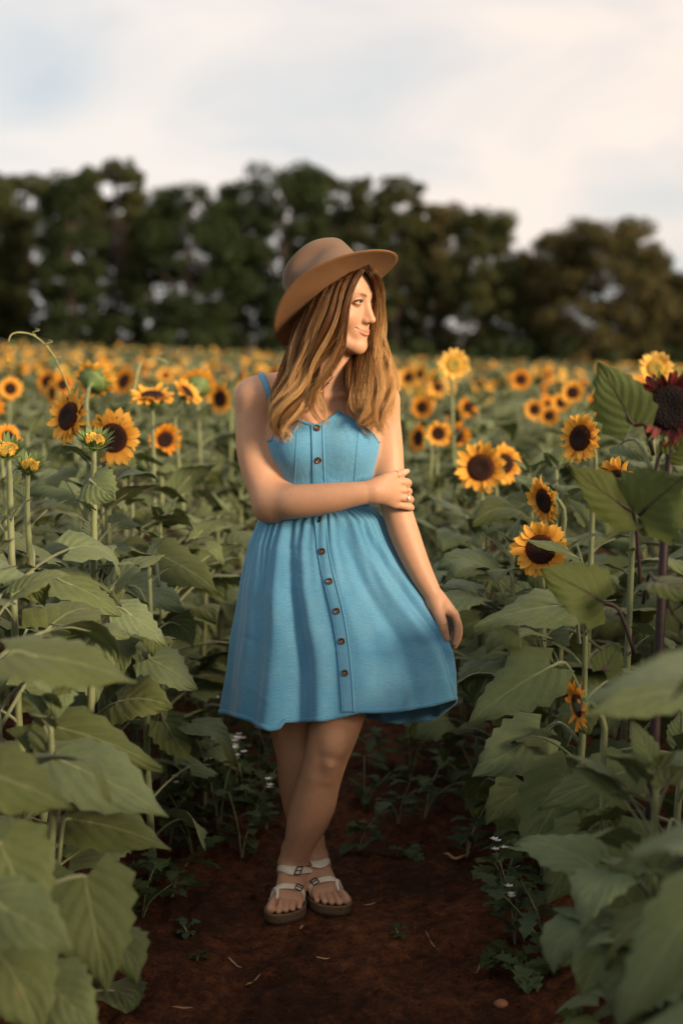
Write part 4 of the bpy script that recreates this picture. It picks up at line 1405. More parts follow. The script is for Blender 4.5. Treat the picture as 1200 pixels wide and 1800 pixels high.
def ring_on(c, axis, r, name='ring', stone=False):
    axis = np.array(axis, float); axis /= np.linalg.norm(axis)
    e = np.cross(axis, (0, 0, 1)); e /= np.linalg.norm(e); g = np.cross(axis, e)
    a = np.linspace(0, 2 * math.pi, 25)
    V, F = tube(np.array([c + r * (math.cos(q) * e + math.sin(q) * g) for q in a]), 0.0009, 6, cap=False)
    o = add(name, mesh_data(name, V, F, [M_GOLD]), woman)
    if stone:
        n = np.array([0.55, -0.83, 0.0])
        V, F = uv_sphere(c + n * (r + 0.001), (0.0042, 0.0038, 0.0048), 9, 14)
        add('stone', mesh_data('stone', V, F, [M_STONE]), o)
ring_on(P(696, 835, -0.103), P(716, 828, -0.082) - P(686, 837, -0.113), 0.0108)
ring_on(P(711, 861, -0.094), P(718, 864, -0.066) - P(704, 861, -0.10), 0.0108)
ring_on(P(712.5, 875, -0.093), P(721, 878, -0.066) - P(704, 874, -0.10), 0.0106, stone=True)
ring_on(P(778, 1098, -0.109), P(785, 1122, -0.110) - P(774, 1086, -0.103), 0.0120)
# ------------------------------------------------------------------ hair: locks of fine strands over a cap on the skull
def m_hair():
    t = NT('hair')
    b = t.bsdf(Base_Color=t.attr(), Roughness=0.40)
    b.inputs['Specular IOR Level'].default_value = 0.55
    b.inputs['Specular Tint'].default_value = (1.0, 0.72, 0.45, 1)
    b.inputs['Anisotropic'].default_value = 0.4
    tr = t.n.new('ShaderNodeBsdfTranslucent'); t.l.new(t.attr(), tr.inputs['Color'])
    mx = t.n.new('ShaderNodeMixShader'); mx.inputs[0].default_value = 0.22
    t.l.new(b.outputs[0], mx.inputs[1]); t.l.new(tr.outputs[0], mx.inputs[2]); t.l.new(mx.outputs[0], t.out.inputs['Surface'])
    return t.m
M_HAIR = m_hair()
HR = np.random.RandomState(11)
ROOT, MID, TIP, TIP2 = np.array([0.040, 0.013, 0.0055]), np.array([0.150, 0.050, 0.015]), np.array([0.80, 0.43, 0.145]), np.array([0.95, 0.69, 0.34])

def px_guide(tab):
    return np.array([P(x, y, d) for x, y, d in tab])
LEFT = [px_guide(g) for g in (
    [(645, 468, -0.088), (630, 484, -0.118), (613, 525, -0.136), (602, 578, -0.142), (590, 625, -0.141), (574, 668, -0.141), (563, 706, -0.143), (566, 738, -0.144), (573, 752, -0.145)],
    [(640, 462, -0.082), (617, 492, -0.118), (603, 545, -0.138), (588, 598, -0.142), (564, 645, -0.138), (541, 690, -0.130), (522, 728, -0.128), (514, 756, -0.132)],
    [(630, 458, -0.075), (601, 495, -0.112), (583, 552, -0.134), (563, 608, -0.138), (538, 660, -0.128), (516, 708, -0.118), (506, 742, -0.118), (502, 770, -0.122)],
    [(612, 460, -0.066), (581, 503, -0.102), (560, 558, -0.121), (541, 617, -0.126), (520, 670, -0.117), (503, 716, -0.110), (496, 750, -0.110), (496, 780, -0.114)],
    [(592, 467, -0.056), (559, 518, -0.086), (540, 573, -0.103), (522, 628, -0.108), (505, 678, -0.101), (494, 720, -0.097), (489, 750, -0.100), (494, 774, -0.106)],
    [(574, 477, -0.050), (539, 540, -0.062), (522, 590, -0.078), (507, 640, -0.086), (497, 685, -0.086), (489, 720, -0.088), (484, 745, -0.092), (489, 764, -0.098)],
    [(557, 492, -0.040), (524, 560, -0.044), (511, 606, -0.052), (501, 650, -0.064), (494, 688, -0.072), (486, 716, -0.080), (482, 738, -0.086), (485, 754, -0.092)])]
RIGHT = [px_guide(g) for g in (
    [(643, 470, -0.088), (657, 484, -0.088), (665, 506, -0.070), (667, 548, -0.052), (667, 595, -0.047), (674, 640, -0.055), (687, 678, -0.068), (687, 712, -0.080), (676, 742, -0.092)],
    [(645, 466, -0.080), (658, 486, -0.070), (665, 515, -0.045), (665, 560, -0.028), (662, 610, -0.030), (665, 650, -0.055), (675, 690, -0.078), (676, 725, -0.092), (672, 762, -0.100)],
    [(645, 470, -0.050), (655, 500, -0.020), (657, 540, -0.005), (652, 590, -0.012), (647, 625, -0.045), (653, 665, -0.082), (664, 705, -0.100), (663, 738, -0.108), (668, 770, -0.112)],
    [(640, 490, -0.010), (640, 560, 0.010), (633, 605, -0.012), (631, 640, -0.060), (639, 680, -0.096), (649, 715, -0.114), (650, 742, -0.122), (657, 762, -0.126)],
    [(628, 500, 0.000), (627, 570, 0.015), (625, 615, -0.008), (627, 650, -0.062), (634, 688, -0.100), (642, 716, -0.118), (640, 735, -0.126), (636, 750, -0.130)],
    [(620, 510, 0.010), (617, 580, 0.020), (615, 622, -0.002), (616, 655, -0.050), (622, 685, -0.092), (631, 708, -0.112), (636, 726, -0.122), (642, 743, -0.130)])]
BACK = [px_guide(g) for g in (
    [(545, 520, 0.050), (515, 575, 0.055), (505, 620, 0.050), (500, 660, 0.050), (498, 700, 0.065), (500, 730, 0.075)],
    [(580, 520, 0.080), (560, 590, 0.095), (550, 640, 0.080), (545, 690, 0.085), (545, 730, 0.095)],
    [(620, 520, 0.080), (620, 590, 0.085), (625, 640, 0.070), (635, 690, 0.075), (640, 730, 0.085)])]

def between(guides, u, n=24):
    g = [catmull(q, n) for q in guides]
    k = min(int(u * (len(g) - 1)), len(g) - 2); f = u * (len(g) - 1) - k
    return g[k] * (1 - f) + g[k + 1] * f

STRANDS_V, STRANDS_F, STRANDS_C, SOFF = [], [], [], [0]
def lock(path, n, rad, tone, wave=1.0, len_j=0.15, phase=None, r0=0.00040, taper=0.35, warm=0.0):
    """a bunch of strands that part and close along path, waving together"""
    m = len(path); t = np.linspace(0, 1, m)
    tan = np.gradient(path, axis=0); tan /= np.linalg.norm(tan, axis=1)[:, None]
    view = np.array([0, -1.0, 0.15])
    a1 = np.cross(tan, view); a1 /= np.linalg.norm(a1, axis=1)[:, None] + 1e-9
    a2 = np.cross(a1, tan)
    L = np.linalg.norm(np.diff(path, axis=0), axis=1).sum()
    ph = HR.uniform(0, 6.28) if phase is None else phase + HR.normal(0, 0.55); fq = HR.uniform(1.45, 1.9) * L / 0.40
    amp = wave * HR.uniform(0.012, 0.021)
    env = np.clip((t - 0.22) / 0.40, 0, 1)
    w1 = amp * env * np.sin(2 * math.pi * fq * t ** 1.15 + ph); w2 = 0.7 * amp * env * np.cos(2 * math.pi * fq * t ** 1.15 + ph)
    c = path + a1 * w1[:, None] + a2 * w2[:, None]
    prof = rad * (0.85 + 0.35 * np.sin(math.pi * np.clip(t * 0.95, 0, 1))) * (1 - 0.15 * np.clip((t - 0.35) / 0.4, 0, 1)) * (1 - 0.62 * np.clip((t - 0.72) / 0.28, 0, 1) ** 1.3)
    tone_l = np.clip(tone + HR.normal(0, 0.16), -0.3, 1.3)
    ang = HR.uniform(0, 6.28, n); rr = np.sqrt(HR.uniform(0, 1, n))
    tw = HR.normal(0, 0.5, n)
    end = 1 - np.abs(HR.normal(0, len_j, n)).clip(0, 0.4)
    for k in range(n):
        q = ang[k] + tw[k] * t * 2
        off = (np.cos(q) * rr[k] * prof)[:, None] * a1 + (np.sin(q) * rr[k] * prof * 0.62)[:, None] * a2
        fz = HR.normal(0, 1, 4)
        fr = 0.0020 * env * (fz[0] * np.sin(9 * t + fz[1] * 3) + fz[2] * np.sin(17 * t + fz[3] * 3))
        s = c + off + a1 * fr[:, None]
        if end[k] < 0.985:
            ss = np.linspace(0, end[k], m)
            s = np.stack([np.interp(ss, t, s[:, i]) for i in range(3)], 1)
        rad_s = r0 * HR.uniform(0.7, 1.25) * (1 - (1 - taper) * t ** 2)
        # three-sided prism
        V = s[:, None, :] + rad_s[:, None, None] * np.stack([a1, -0.5 * a1 + 0.866 * a2, -0.5 * a1 - 0.866 * a2], 1)
        base = SOFF[0]
        i = np.arange(m - 1)[:, None]; j = np.arange(3)[None, :]; j2 = (j + 1) % 3
        F = np.stack([i * 3 + j, i * 3 + j2, (i + 1) * 3 + j2, (i + 1) * 3 + j], -1).reshape(-1, 4) + base
        tt = np.clip((t * end[k] - 0.31 + 0.17 * (tone_l - 0.5) + HR.normal(0, 0.05)) / 0.36, 0, 1)[:, None]
        col = ROOT * (1 - np.clip(t / 0.3, 0, 1)[:, None]) + MID * np.clip(t / 0.3, 0, 1)[:, None]
        tip = (MID * 0.5 + TIP * 0.5) * (1 - np.clip(tone_l, 0, 1)) * 0.8 + (TIP * 0.5 + TIP2 * 0.5) * np.clip(tone_l, 0, 1)
        col = col * (1 - tt) + tip * tt
        col = col * HR.uniform(0.72, 1.25)
        STRANDS_V.append(V.reshape(-1, 3)); STRANDS_F.append(F); STRANDS_C.append(np.repeat(col, 3, axis=0)); SOFF[0] += 3 * m

def jit(p, s, d):
    o = HR.normal(0, 1, 3) * np.array([s, d, s * 0.5])
    env = np.linspace(0.25, 1, len(p))[:, None]
    return p + o * env
US = list(np.linspace(0.0, 0.03, 4)) + list(np.linspace(0.15, 0.30, 9)) + list(np.linspace(0.32, 1.0, 44))
for k, u in enumerate(US):
    mid_ = 0.09 < u < 0.31
    lock(jit(between(LEFT, min(1, u + HR.uniform(0, 0.012))), 0.005, 0.006) + np.array([0, 0.010 * (k % 3), 0]), 40 if (mid_ or u < 0.08) else 74, HR.uniform(0.005, 0.007) if (mid_ or u < 0.08) else HR.uniform(0.006, 0.010), HR.choice([HR.uniform(-0.15, 0.3), HR.uniform(0.7, 1.3)]), phase=9.0 * u)
for k in range(44):
    u = (k + HR.uniform(0, 1)) / 44
    lock(jit(between(RIGHT, u), 0.005, 0.006) + np.array([0, 0.008 * (k % 3), 0]), 70, HR.uniform(0.007, 0.012), HR.uniform(0.15, 1.0) * (1 - 0.45 * u) + 0.25 * (u < 0.3), phase=2.0 + 8.0 * u)
for k in range(16):
    u = (k + 0.5) / 16
    lock(jit(between(BACK, u), 0.010, 0.008), 26, 0.017, HR.uniform(0.0, 0.6), r0=0.0009)
# thin front locks that end free, and flyaways
for g, n, rd, tn in (([(638, 474, -0.11), (610, 528, -0.143), (597, 590, -0.148), (580, 645, -0.146), (564, 690, -0.148), (563, 725, -0.150), (572, 752, -0.150)], 30, 0.0055, 1.0),
                     ([(600, 480, -0.07), (556, 560, -0.118), (532, 630, -0.126), (508, 690, -0.118), (500, 740, -0.114), (506, 778, -0.120)], 34, 0.006, 1.2),
                     ([(570, 490, -0.06), (535, 560, -0.090), (516, 620, -0.100), (500, 680, -0.098), (492, 730, -0.098), (499, 765, -0.104)], 34, 0.007, 1.3),
                     ([(655, 478, -0.09), (668, 520, -0.06), (668, 580, -0.048), (680, 640, -0.055), (693, 680, -0.066), (694, 716, -0.078)], 30, 0.004, 1.2)):
    lock(catmull(px_guide(g), 30), n, rd, tn, wave=0.7)
for k in range(46):
    src = LEFT if k % 2 else RIGHT
    p = between(src, HR.uniform(0, 1))
    o = HR.normal(0, 1, 3) * np.array([0.016, 0.012, 0.006])
    if k % 2 == 0 and k < 30: o[0] = abs(o[0]) + 0.004; p = between(RIGHT, HR.uniform(0, 0.3))
    p = p + o * (np.linspace(0, 1, len(p))[:, None] ** 1.5)
    lock(p, 1, 0.001, 1.0, wave=1.4, r0=0.00034)
HV, HF, HCOL = np.vstack(STRANDS_V), np.vstack(STRANDS_F), np.vstack(STRANDS_C)
LH = (HV - M_HAT[:3, 3]) @ M_HAT[:3, :3]
rr_ = np.sqrt((LH[:, 0] / 0.094) ** 2 + (LH[:, 1] / 0.079) ** 2)
above = LH[:, 2] > -0.004
sc_ = np.where(above & (rr_ > 1), 1 / np.maximum(rr_, 1e-6), 1.0)
LH[:, 0] *= sc_; LH[:, 1] *= sc_
LH[:, 2] = np.where(above, np.minimum(LH[:, 2], 0.05), LH[:, 2])
HV = LH @ M_HAT[:3, :3].T + M_HAT[:3, 3]
hair = add('hair', mesh_data('hair', HV, HF, [M_HAIR], col=HCOL), woman)
# the cap the strands grow from
def build_cap():
    nu, nv = 40, 64
    u = np.linspace(0.0, math.pi * 0.74, nu); v = np.linspace(0, 2 * math.pi, nv, endpoint=False)
    D3 = np.stack([np.sin(u)[:, None] * np.sin(v), -np.sin(u)[:, None] * np.cos(v), np.cos(u)[:, None] * np.ones(nv)], -1)
    V = np.array([0, 0.014, 0.030]) + D3 * np.array([0.080, 0.096, 0.080])
    # open at the face
    cut = (V[..., 1] < -0.030) & (V[..., 2] < 0.068) & (V[..., 0] > -0.062)
    LH = (head_to_world(V.reshape(-1, 3)) - M_HAT[:3, 3]) @ M_HAT[:3, :3]
    cut |= (LH[:, 2] > 0.020).reshape(cut.shape)
    F = grid_faces(nu, nv, True)
    keep = ~cut.reshape(-1)[F].any(1)
    V, F = compact(head_to_world(V.reshape(-1, 3)), F, keep)
    C = np.tile(ROOT * 0.9, (len(V), 1))
    return add('hair_cap', mesh_data('hair_cap', V, F, [M_HAIR], col=C), hair)
build_cap()
print('hair', len(HF), round(time.time() - T_START, 1))
# ------------------------------------------------------------------ sunflowers
def m_leaf(name, c_dark, c_light, c_vein, tr=0.13, rough=0.62, sheen=0.06, vein_amt=0.42):
    t = NT(name)
    uv = t.n.new('ShaderNodeTexCoord').outputs['UV']
    sp = t.n.new('ShaderNodeSeparateXYZ'); t.l.new(uv, sp.inputs[0])
    u, v = sp.outputs[0], sp.outputs[1]
    av = t.math('ABSOLUTE', v)
    oi = t.n.new('ShaderNodeObjectInfo').outputs['Random']
    ph = t.math('SUBTRACT', t.math('MULTIPLY', u, 5.2), t.math('MULTIPLY', av, t.math('ADD', 2.3, t.math('MULTIPLY', oi, 0.8))))
    fr = t.math('ABSOLUTE', t.math('SUBTRACT', t.math('FRACT', ph), 0.5))          # 0.5 on a vein, 0 between
    side = t.math('MULTIPLY', t.math('SMOOTHSTEP', 0.0, 1.0, t.math('MULTIPLY_ADD', fr, 14.0, -6.0, clamp=True)) if False else t.math('MULTIPLY_ADD', fr, 16.0, -7.1, clamp=True), t.math('SUBTRACT', 1.0, t.math('MULTIPLY', av, 0.75)))
    mid = t.math('MULTIPLY_ADD', av, -26.0, 1.5, clamp=True)
    vein = t.math('MAXIMUM', mid, t.math('MULTIPLY', side, 0.75))
    n = t.noise(28, 4, t.coord(), 0.6); n2 = t.noise(240, 3, t.coord(), 0.6)
    c = t.mix(t.math('MULTIPLY_ADD', n2, 0.5, t.math('MULTIPLY', n, 0.45)), c_dark, c_light)
    hv = t.n.new('ShaderNodeHueSaturation')
    t.l.new(c, hv.inputs['Color'])
    t.put(hv.inputs['Hue'], t.math('MULTIPLY_ADD', oi, 0.035, 0.480)); t.put(hv.inputs['Value'], t.math('MULTIPLY_ADD', oi, 0.75, 0.62))
    t.put(hv.inputs['Saturation'], t.math('MULTIPLY_ADD', oi, -0.35, 1.10))
    spots = t.math('MULTIPLY_ADD', t.noise(9, 3, t.coord(), 0.6), 9.0, -6.35, clamp=True)
    c = t.mix(t.math('MULTIPLY', spots, 0.5), hv.outputs[0], (0.17, 0.12, 0.045))
    c = t.mix(t.math('MULTIPLY', vein, vein_amt), c, c_vein)
    b = t.bsdf(Base_Color=c, Roughness=rough)
    b.inputs['Sheen Weight'].default_value = sheen
    b.inputs['Specular IOR Level'].default_value = 0.16
    puff = t.math('MULTIPLY', t.math('SUBTRACT', 0.5, fr), t.math('SUBTRACT', 1.0, mid))
    h = t.math('ADD', t.math('MULTIPLY', puff, 0.9), t.math('ADD', t.math('MULTIPLY', n2, 0.35), t.math('MULTIPLY', n, 0.9)))
    nb = t.bump(h, 0.6, 0.006)
    t.l.new(nb, b.inputs['Normal'])
    tl = t.n.new('ShaderNodeBsdfTranslucent'); t.put(tl.inputs['Color'], t.mix(0.5, c, (0.16, 0.20, 0.04)))
    mx = t.n.new('ShaderNodeMixShader'); mx.inputs[0].default_value = tr
    t.l.new(b.outputs[0], mx.inputs[1]); t.l.new(tl.outputs[0], mx.inputs[2]); t.l.new(mx.outputs[0], t.out.inputs['Surface'])
    return t.m
M_LEAF = m_leaf('sunflower_leaf', (0.036, 0.062, 0.017), (0.145, 0.174, 0.062), (0.215, 0.235, 0.105))
M_LEAF_RED = m_leaf('red_sunflower_leaf', (0.045, 0.066, 0.014), (0.080, 0.105, 0.024), (0.024, 0.009, 0.007), tr=0.35, sheen=0.1, vein_amt=0.8)
M_STEM = plain('green_stem', (0.135, 0.158, 0.058), 0.6, var=0.25, scale=20, bump=0.4, bscale=300, sheen=0.4)
M_STEM_RED = plain('purple_stem', (0.020, 0.007, 0.009), 0.55, var=0.4, scale=30, bump=0.4, bscale=300)
M_BRACT = plain('green_bract', (0.095, 0.150, 0.040), 0.6, var=0.25, scale=60)
def m_petal(name, c_base, c_tip, tr=0.35):
    t = NT(name)
    sp = t.n.new('ShaderNodeSeparateXYZ'); t.l.new(t.n.new('ShaderNodeTexCoord').outputs['UV'], sp.inputs[0])
    oi = t.n.new('ShaderNodeObjectInfo').outputs['Random']
    st = t.noise(60, 2, None, 0.5)
    c = t.mix(t.math('MULTIPLY_ADD', sp.outputs[0], 1.0, t.math('MULTIPLY', oi, 0.3), clamp=True), c_base, c_tip)
    b = t.bsdf(Base_Color=c, Roughness=0.55)
    b.inputs['Specular IOR Level'].default_value = 0.25
    w = t.math('SINE', t.math('MULTIPLY', sp.outputs[1], 30.0))
    t.l.new(t.bump(w, 0.35, 0.001), b.inputs['Normal'])
    tl = t.n.new('ShaderNodeBsdfTranslucent'); t.l.new(c, tl.inputs['Color'])
    mx = t.n.new('ShaderNodeMixShader'); mx.inputs[0].default_value = tr
    t.l.new(b.outputs[0], mx.inputs[1]); t.l.new(tl.outputs[0], mx.inputs[2]); t.l.new(mx.outputs[0], t.out.inputs['Surface'])
    return t.m
M_PETAL = m_petal('yellow_petal', (0.70, 0.27, 0.018), (0.86, 0.47, 0.075))
M_PETAL_PALE = m_petal('pale_petal', (0.80, 0.44, 0.06), (0.90, 0.58, 0.15))
M_PETAL_ORANGE = m_petal('orange_petal', (0.62, 0.20, 0.012), (0.78, 0.34, 0.028))
M_PETAL_RED = m_petal('crimson_petal', (0.030, 0.005, 0.006), (0.125, 0.012, 0.009), 0.12)
def m_disc(name, stops):
    t = NT(name)
    sp = t.n.new('ShaderNodeSeparateXYZ'); t.l.new(t.n.new('ShaderNodeTexCoord').outputs['UV'], sp.inputs[0])
    vo = t.n.new('ShaderNodeTexVoronoi'); vo.inputs['Scale'].default_value = 230
    t.l.new(t.coord(), vo.inputs['Vector'])
    c = t.ramp(sp.outputs[0], stops)
    c = t.mix(0.6, c, t.mix(1.0, c, t.ramp(vo.outputs['Distance'], [(0.1, (1.7, 1.6, 1.5)), (0.6, (0.35, 0.35, 0.35))]), 'MULTIPLY'))
    b = t.bsdf(Base_Color=c, Roughness=0.85)
    b.inputs['Specular IOR Level'].default_value = 0.2
    t.l.new(t.bump(vo.outputs['Distance'], 0.9, 0.004), b.inputs['Normal'])
    return t.m
M_DISC = m_disc('brown_disc', [(0.0, (0.030, 0.016, 0.008)), (0.35, (0.018, 0.007, 0.005)), (0.7, (0.036, 0.010, 0.005)), (0.92, (0.070, 0.020, 0.007)), (1.0, (0.10, 0.035, 0.010))])
M_DISC_PALE = m_disc('golden_disc', [(0.0, (0.26, 0.24, 0.06)), (0.4, (0.40, 0.28, 0.05)), (0.8, (0.55, 0.33, 0.05)), (1.0, (0.62, 0.36, 0.04))])
M_DISC_RED = m_disc('black_disc', [(0.0, (0.004, 0.0022, 0.0022)), (0.6, (0.005, 0.0022, 0.0022)), (1.0, (0.018, 0.003, 0.003))])

# ---- a leaf: petiole, then a broad toothed blade bending over
LW_U = np.array([0.0, 0.06, 0.14, 0.24, 0.36, 0.50, 0.64, 0.78, 0.90, 1.0])
LW_W = np.array([0.50, 0.82, 0.97, 1.0, 0.95, 0.82, 0.63, 0.40, 0.18, 0.0])
def blade(L, W, mid, up, rng, nu=14, nv=9, cup=0.12, wave=0.05, tooth=0.085):
    """mid (nu,3) midrib, up (nu,3) blade normals -> V, F, UV"""
    u = np.linspace(0, 1, nu); v = np.linspace(-1, 1, nv)
    tan = np.gradient(mid, axis=0); tan /= np.linalg.norm(tan, axis=1)[:, None] + 1e-9
    sd = np.cross(up, tan); sd /= np.linalg.norm(sd, axis=1)[:, None] + 1e-9
    w = np.interp(u, LW_U, LW_W) * W / 2
    p1, p2 = rng.uniform(0, 6.28, 2)
    V = np.empty((nu, nv, 3))
    for j, vv in enumerate(v):
        a = abs(vv)
        teeth = 1 + (tooth * (np.where(np.arange(nu) % 2 == 0, 1, -1)) + rng.uniform(-0.03, 0.03, nu)) * (a > 0.99)
        ww = w * teeth
        back = -0.16 * L * a ** 1.6 * (1 - u) ** 4
        und = wave * W * a ** 1.5 * np.sin(u * 9 + p1 + (p2 if vv > 0 else 0))
        z = cup * W * a ** 1.4 * (1 - 0.4 * u) + und - 0.10 * W * a ** 3.2
        V[:, j] = mid + sd * (vv * ww)[:, None] + tan * back[:, None] + up * z[:, None]
    # puckered between the side veins
    pk = np.sin((u[:, None] * 5.2 - np.abs(v)[None, :] * 2.6) * 2 * math.pi) * 0.010 * W * (np.abs(v)[None, :] > 0.1) * (np.abs(v)[None, :] < 0.95)
    V += up[:, None, :] * pk[..., None]
    UV = np.stack([np.broadcast_to(u[:, None], (nu, nv)), np.broadcast_to(v[None, :], (nu, nv))], -1).reshape(-1, 2)
    return V.reshape(-1, 3), grid_faces(nu, nv)[:, ::-1], UV
def leaf_geometry(L, W, el0, droop, twist, pet, rng, **kw):
    """from the origin out along +x"""
    n1, n2 = 7, 14
    a = el0; p = [np.zeros(3)]; ang = []
    for i in range(n1 - 1):
        p.append(p[-1] + pet / (n1 - 1) * np.array([math.cos(a), 0, math.sin(a)])); a -= droop * 0.28 / (n1 - 1)
    m = [p[-1]]
    for i in range(n2 - 1):
        m.append(m[-1] + L / (n2 - 1) * np.array([math.cos(a), 0, math.sin(a)])); ang.append(a); a -= droop * 0.72 / (n2 - 1)
    ang.append(a)
    ang = np.array(ang); tw = twist * np.linspace(0.3, 1, n2)
    up = np.stack([-np.sin(ang) * np.cos(tw), np.sin(tw), np.cos(ang) * np.cos(tw)], 1)
    V, F, UV = blade(L, W, np.array(m), up, rng, **kw)
    ext = np.array(p + [m[2], m[5]]) - np.vstack([np.zeros((n1, 3)), up[2] * 0.002, up[5] * 0.002])
    Vp, Fp = tube(ext, np.array([0.0042, 0.0036, 0.0033, 0.0031, 0.003, 0.0029, 0.0028, 0.0022, 0.0012]), 5)
    UVp = np.tile([0.5, 0.0], (len(Vp), 1))
    return np.vstack([V, Vp]), np.vstack([F, Fp + len(V)]), np.vstack([UV, UVp]), np.repeat([0, 1], [len(F), len(Fp)])
def leaf_mesh(rng, L, W, el0, droop, twist, pet, mats):
    V, F, UV, mi = leaf_geometry(L, W, el0, droop, twist, pet, rng)
    return mesh_data('leaf', V, F, mats, mat_idx=mi, uv=UV)
PR = np.random.RandomState(5)
LEAVES = []                                     # variants of unit-ish size 0.18
for k in range(24):
    LEAVES.append(leaf_mesh(PR, 0.155 * PR.uniform(0.85, 1.12), 0.125 * PR.uniform(0.72, 1.10), PR.uniform(0.45, 1.15), PR.uniform(1.1, 2.6), PR.normal(0, 0.40), PR.uniform(0.09, 0.17), [M_LEAF, M_STEM]))
TOPLEAVES = []
for k in range(6):
    TOPLEAVES.append(leaf_mesh(PR, 0.12 * PR.uniform(0.9, 1.1), 0.062 * PR.uniform(0.85, 1.1), PR.uniform(0.5, 1.0), PR.uniform(0.6, 1.5), PR.normal(0, 0.3), PR.uniform(0.03, 0.05), [M_LEAF, M_STEM]))

# ---- flower heads, facing +z, unit: disc radius 0.040
def petal_geometry(L, W, rng, nu=6, nv=3, curl=0.25):
    u = np.linspace(0, 1, nu); v = np.linspace(-1, 1, nv)
    w = W / 2 * np.interp(u, [0, 0.2, 0.45, 0.75, 0.92, 1], [0.45, 0.85, 1.0, 0.75, 0.35, 0.02])
    a = rng.uniform(0.05, 0.45); z, x, zz = 0.0, 0.0, []
    xs = []
    for i in range(nu):
        xs.append(x); zz.append(z); x += L / (nu - 1) * math.cos(a); z += L / (nu - 1) * math.sin(a); a -= curl * rng.uniform(0.2, 1.3) * 2 / nu * 1.6
    tw = rng.normal(0, 0.35)
    V = np.empty((nu, nv, 3))
    for j, vv in enumerate(v):
        V[:, j, 0] = xs
        V[:, j, 1] = vv * w * np.cos(tw * u)
        V[:, j, 2] = np.array(zz) + vv * w * np.sin(tw * u) + 0.12 * W * vv * vv
    UV = np.stack([np.broadcast_to(u[:, None], (nu, nv)), np.broadcast_to(v[None, :] * 0.5 + 0.5, (nu, nv))], -1).reshape(-1, 2)
    return V.reshape(-1, 3), grid_faces(nu, nv), UV
def petal_meshes(mat, n=5, L=0.044, W=0.0215):
    out = []
    for k in range(n):
        V, F, UV = petal_geometry(L * PR.uniform(0.85, 1.12), W * PR.uniform(0.85, 1.15), PR)
        out.append(mesh_data('petal', V, F, [mat], uv=UV))
    return out
PETALS = {'yellow': petal_meshes(M_PETAL), 'pale': petal_meshes(M_PETAL_PALE), 'orange': petal_meshes(M_PETAL_ORANGE), 'crimson': petal_meshes(M_PETAL_RED, W=0.021)}
def lathe(prof, N=24):
    a = np.arange(N) * 2 * math.pi / N
    V = np.concatenate([np.stack([r * np.cos(a), r * np.sin(a), np.full(N, z)], 1) for r, z in prof])
    return V, grid_faces(len(prof), N, True)
def head_geometry(rd, N=24):
    """disc (front) and green receptacle (back) with pointed bracts"""
    prof = [(0.0005, 0.006), (rd * 0.25, 0.0085), (rd * 0.55, 0.0115), (rd * 0.85, 0.0105), (rd, 0.004), (rd * 1.02, -0.002)]
    V1, F1 = lathe(prof, N)
    UV1 = np.repeat([[p[0] / (rd * 1.02), 0] for p in prof], N, axis=0)
    back = [(rd * 1.02, -0.002), (rd * 1.10, -0.010), (rd * 0.92, -0.019), (rd * 0.5, -0.027), (0.008, -0.036), (0.005, -0.050)]
    V2, F2 = lathe(back, N); UV2 = np.zeros((len(V2), 2))
    return (np.vstack([V1, V2]), np.vstack([F1, F2 + len(V1)]), np.vstack([UV1, UV2]), np.repeat([0, 1], [len(F1), len(F2)]))
def bract_geometry(rd, rng, n=22, L=0.032, spread=0.5):
    Vs, Fs, off = [], [], 0
    for k in range(n):
        a = 2 * math.pi * k / n + rng.uniform(-0.1, 0.1); l = L * rng.uniform(0.8, 1.25); w = 0.0075 * rng.uniform(0.85, 1.2)
        r0, z0 = rd * (0.78 if k % 2 else 0.98), -0.018 if k % 2 else -0.010
        e = spread * rng.uniform(0.4, 1.4)
        pts = []
        for i, (f, ww) in enumerate(((0, 0.8), (0.35, 1.0), (0.7, 0.6), (1.0, 0.03))):
            r = r0 + l * f * math.cos(e) * (0.55 + 0.45 * f); z = z0 + l * f * math.sin(e) + 0.006 * f * f
            for s in (-1, 1):
                pts.append((r * math.cos(a) - s * w * ww * math.sin(a), r * math.sin(a) + s * w * ww * math.cos(a), z))
        Vs.append(np.array(pts)); Fs.append(np.array([[0, 1, 3, 2], [2, 3, 5, 4], [4, 5, 7, 6]]) + off); off += 8
    return np.vstack(Vs), np.vstack(Fs)
DISCM = {'yellow': M_DISC, 'orange': M_DISC, 'pale': M_DISC_PALE, 'crimson': M_DISC_RED}
def head_mesh(kind, rd=0.040):
    V, F, UV, mi = head_geometry(rd)
    return mesh_data('flower_head', V, F, [DISCM[kind], M_BRACT], mat_idx=mi, uv=UV)
HEADS = {k: head_mesh(k, 0.046 if k == 'crimson' else 0.040) for k in DISCM}
V, F = bract_geometry(0.040, PR); BRACTS = mesh_data('bracts', V, F, [M_BRACT])
def petal_ring(kind, n=32, rd=0.040, closed=0.0):
    Vs, Fs, U, off = [], [], [], 0
    for k in range(n):
        V, F, UV = petal_geometry(0.044 * PR.uniform(0.85, 1.1), 0.0205, PR)
        a = 2 * math.pi * k / n + PR.uniform(-0.08, 0.08); el = PR.normal(0.05 if k % 2 else 0.28, 0.12) + closed
        R3 = np.array(Matrix.Rotation(a, 3, 'Z') @ Matrix.Rotation(-el, 3, 'Y'))
        V = V @ R3.T + np.array([rd * 0.96 * math.cos(a), rd * 0.96 * math.sin(a), -0.001 if k % 2 else 0.001])
        Vs.append(V); Fs.append(F + off); U.append(UV); off += len(V)
    return mesh_data('petals', np.vstack(Vs), np.vstack(Fs), [{'yellow': M_PETAL, 'pale': M_PETAL_PALE, 'orange': M_PETAL_ORANGE, 'crimson': M_PETAL_RED}[kind]], uv=np.vstack(U))
RINGS = {k: [petal_ring(k) for _ in range(3)] for k in ('yellow', 'pale', 'orange')}
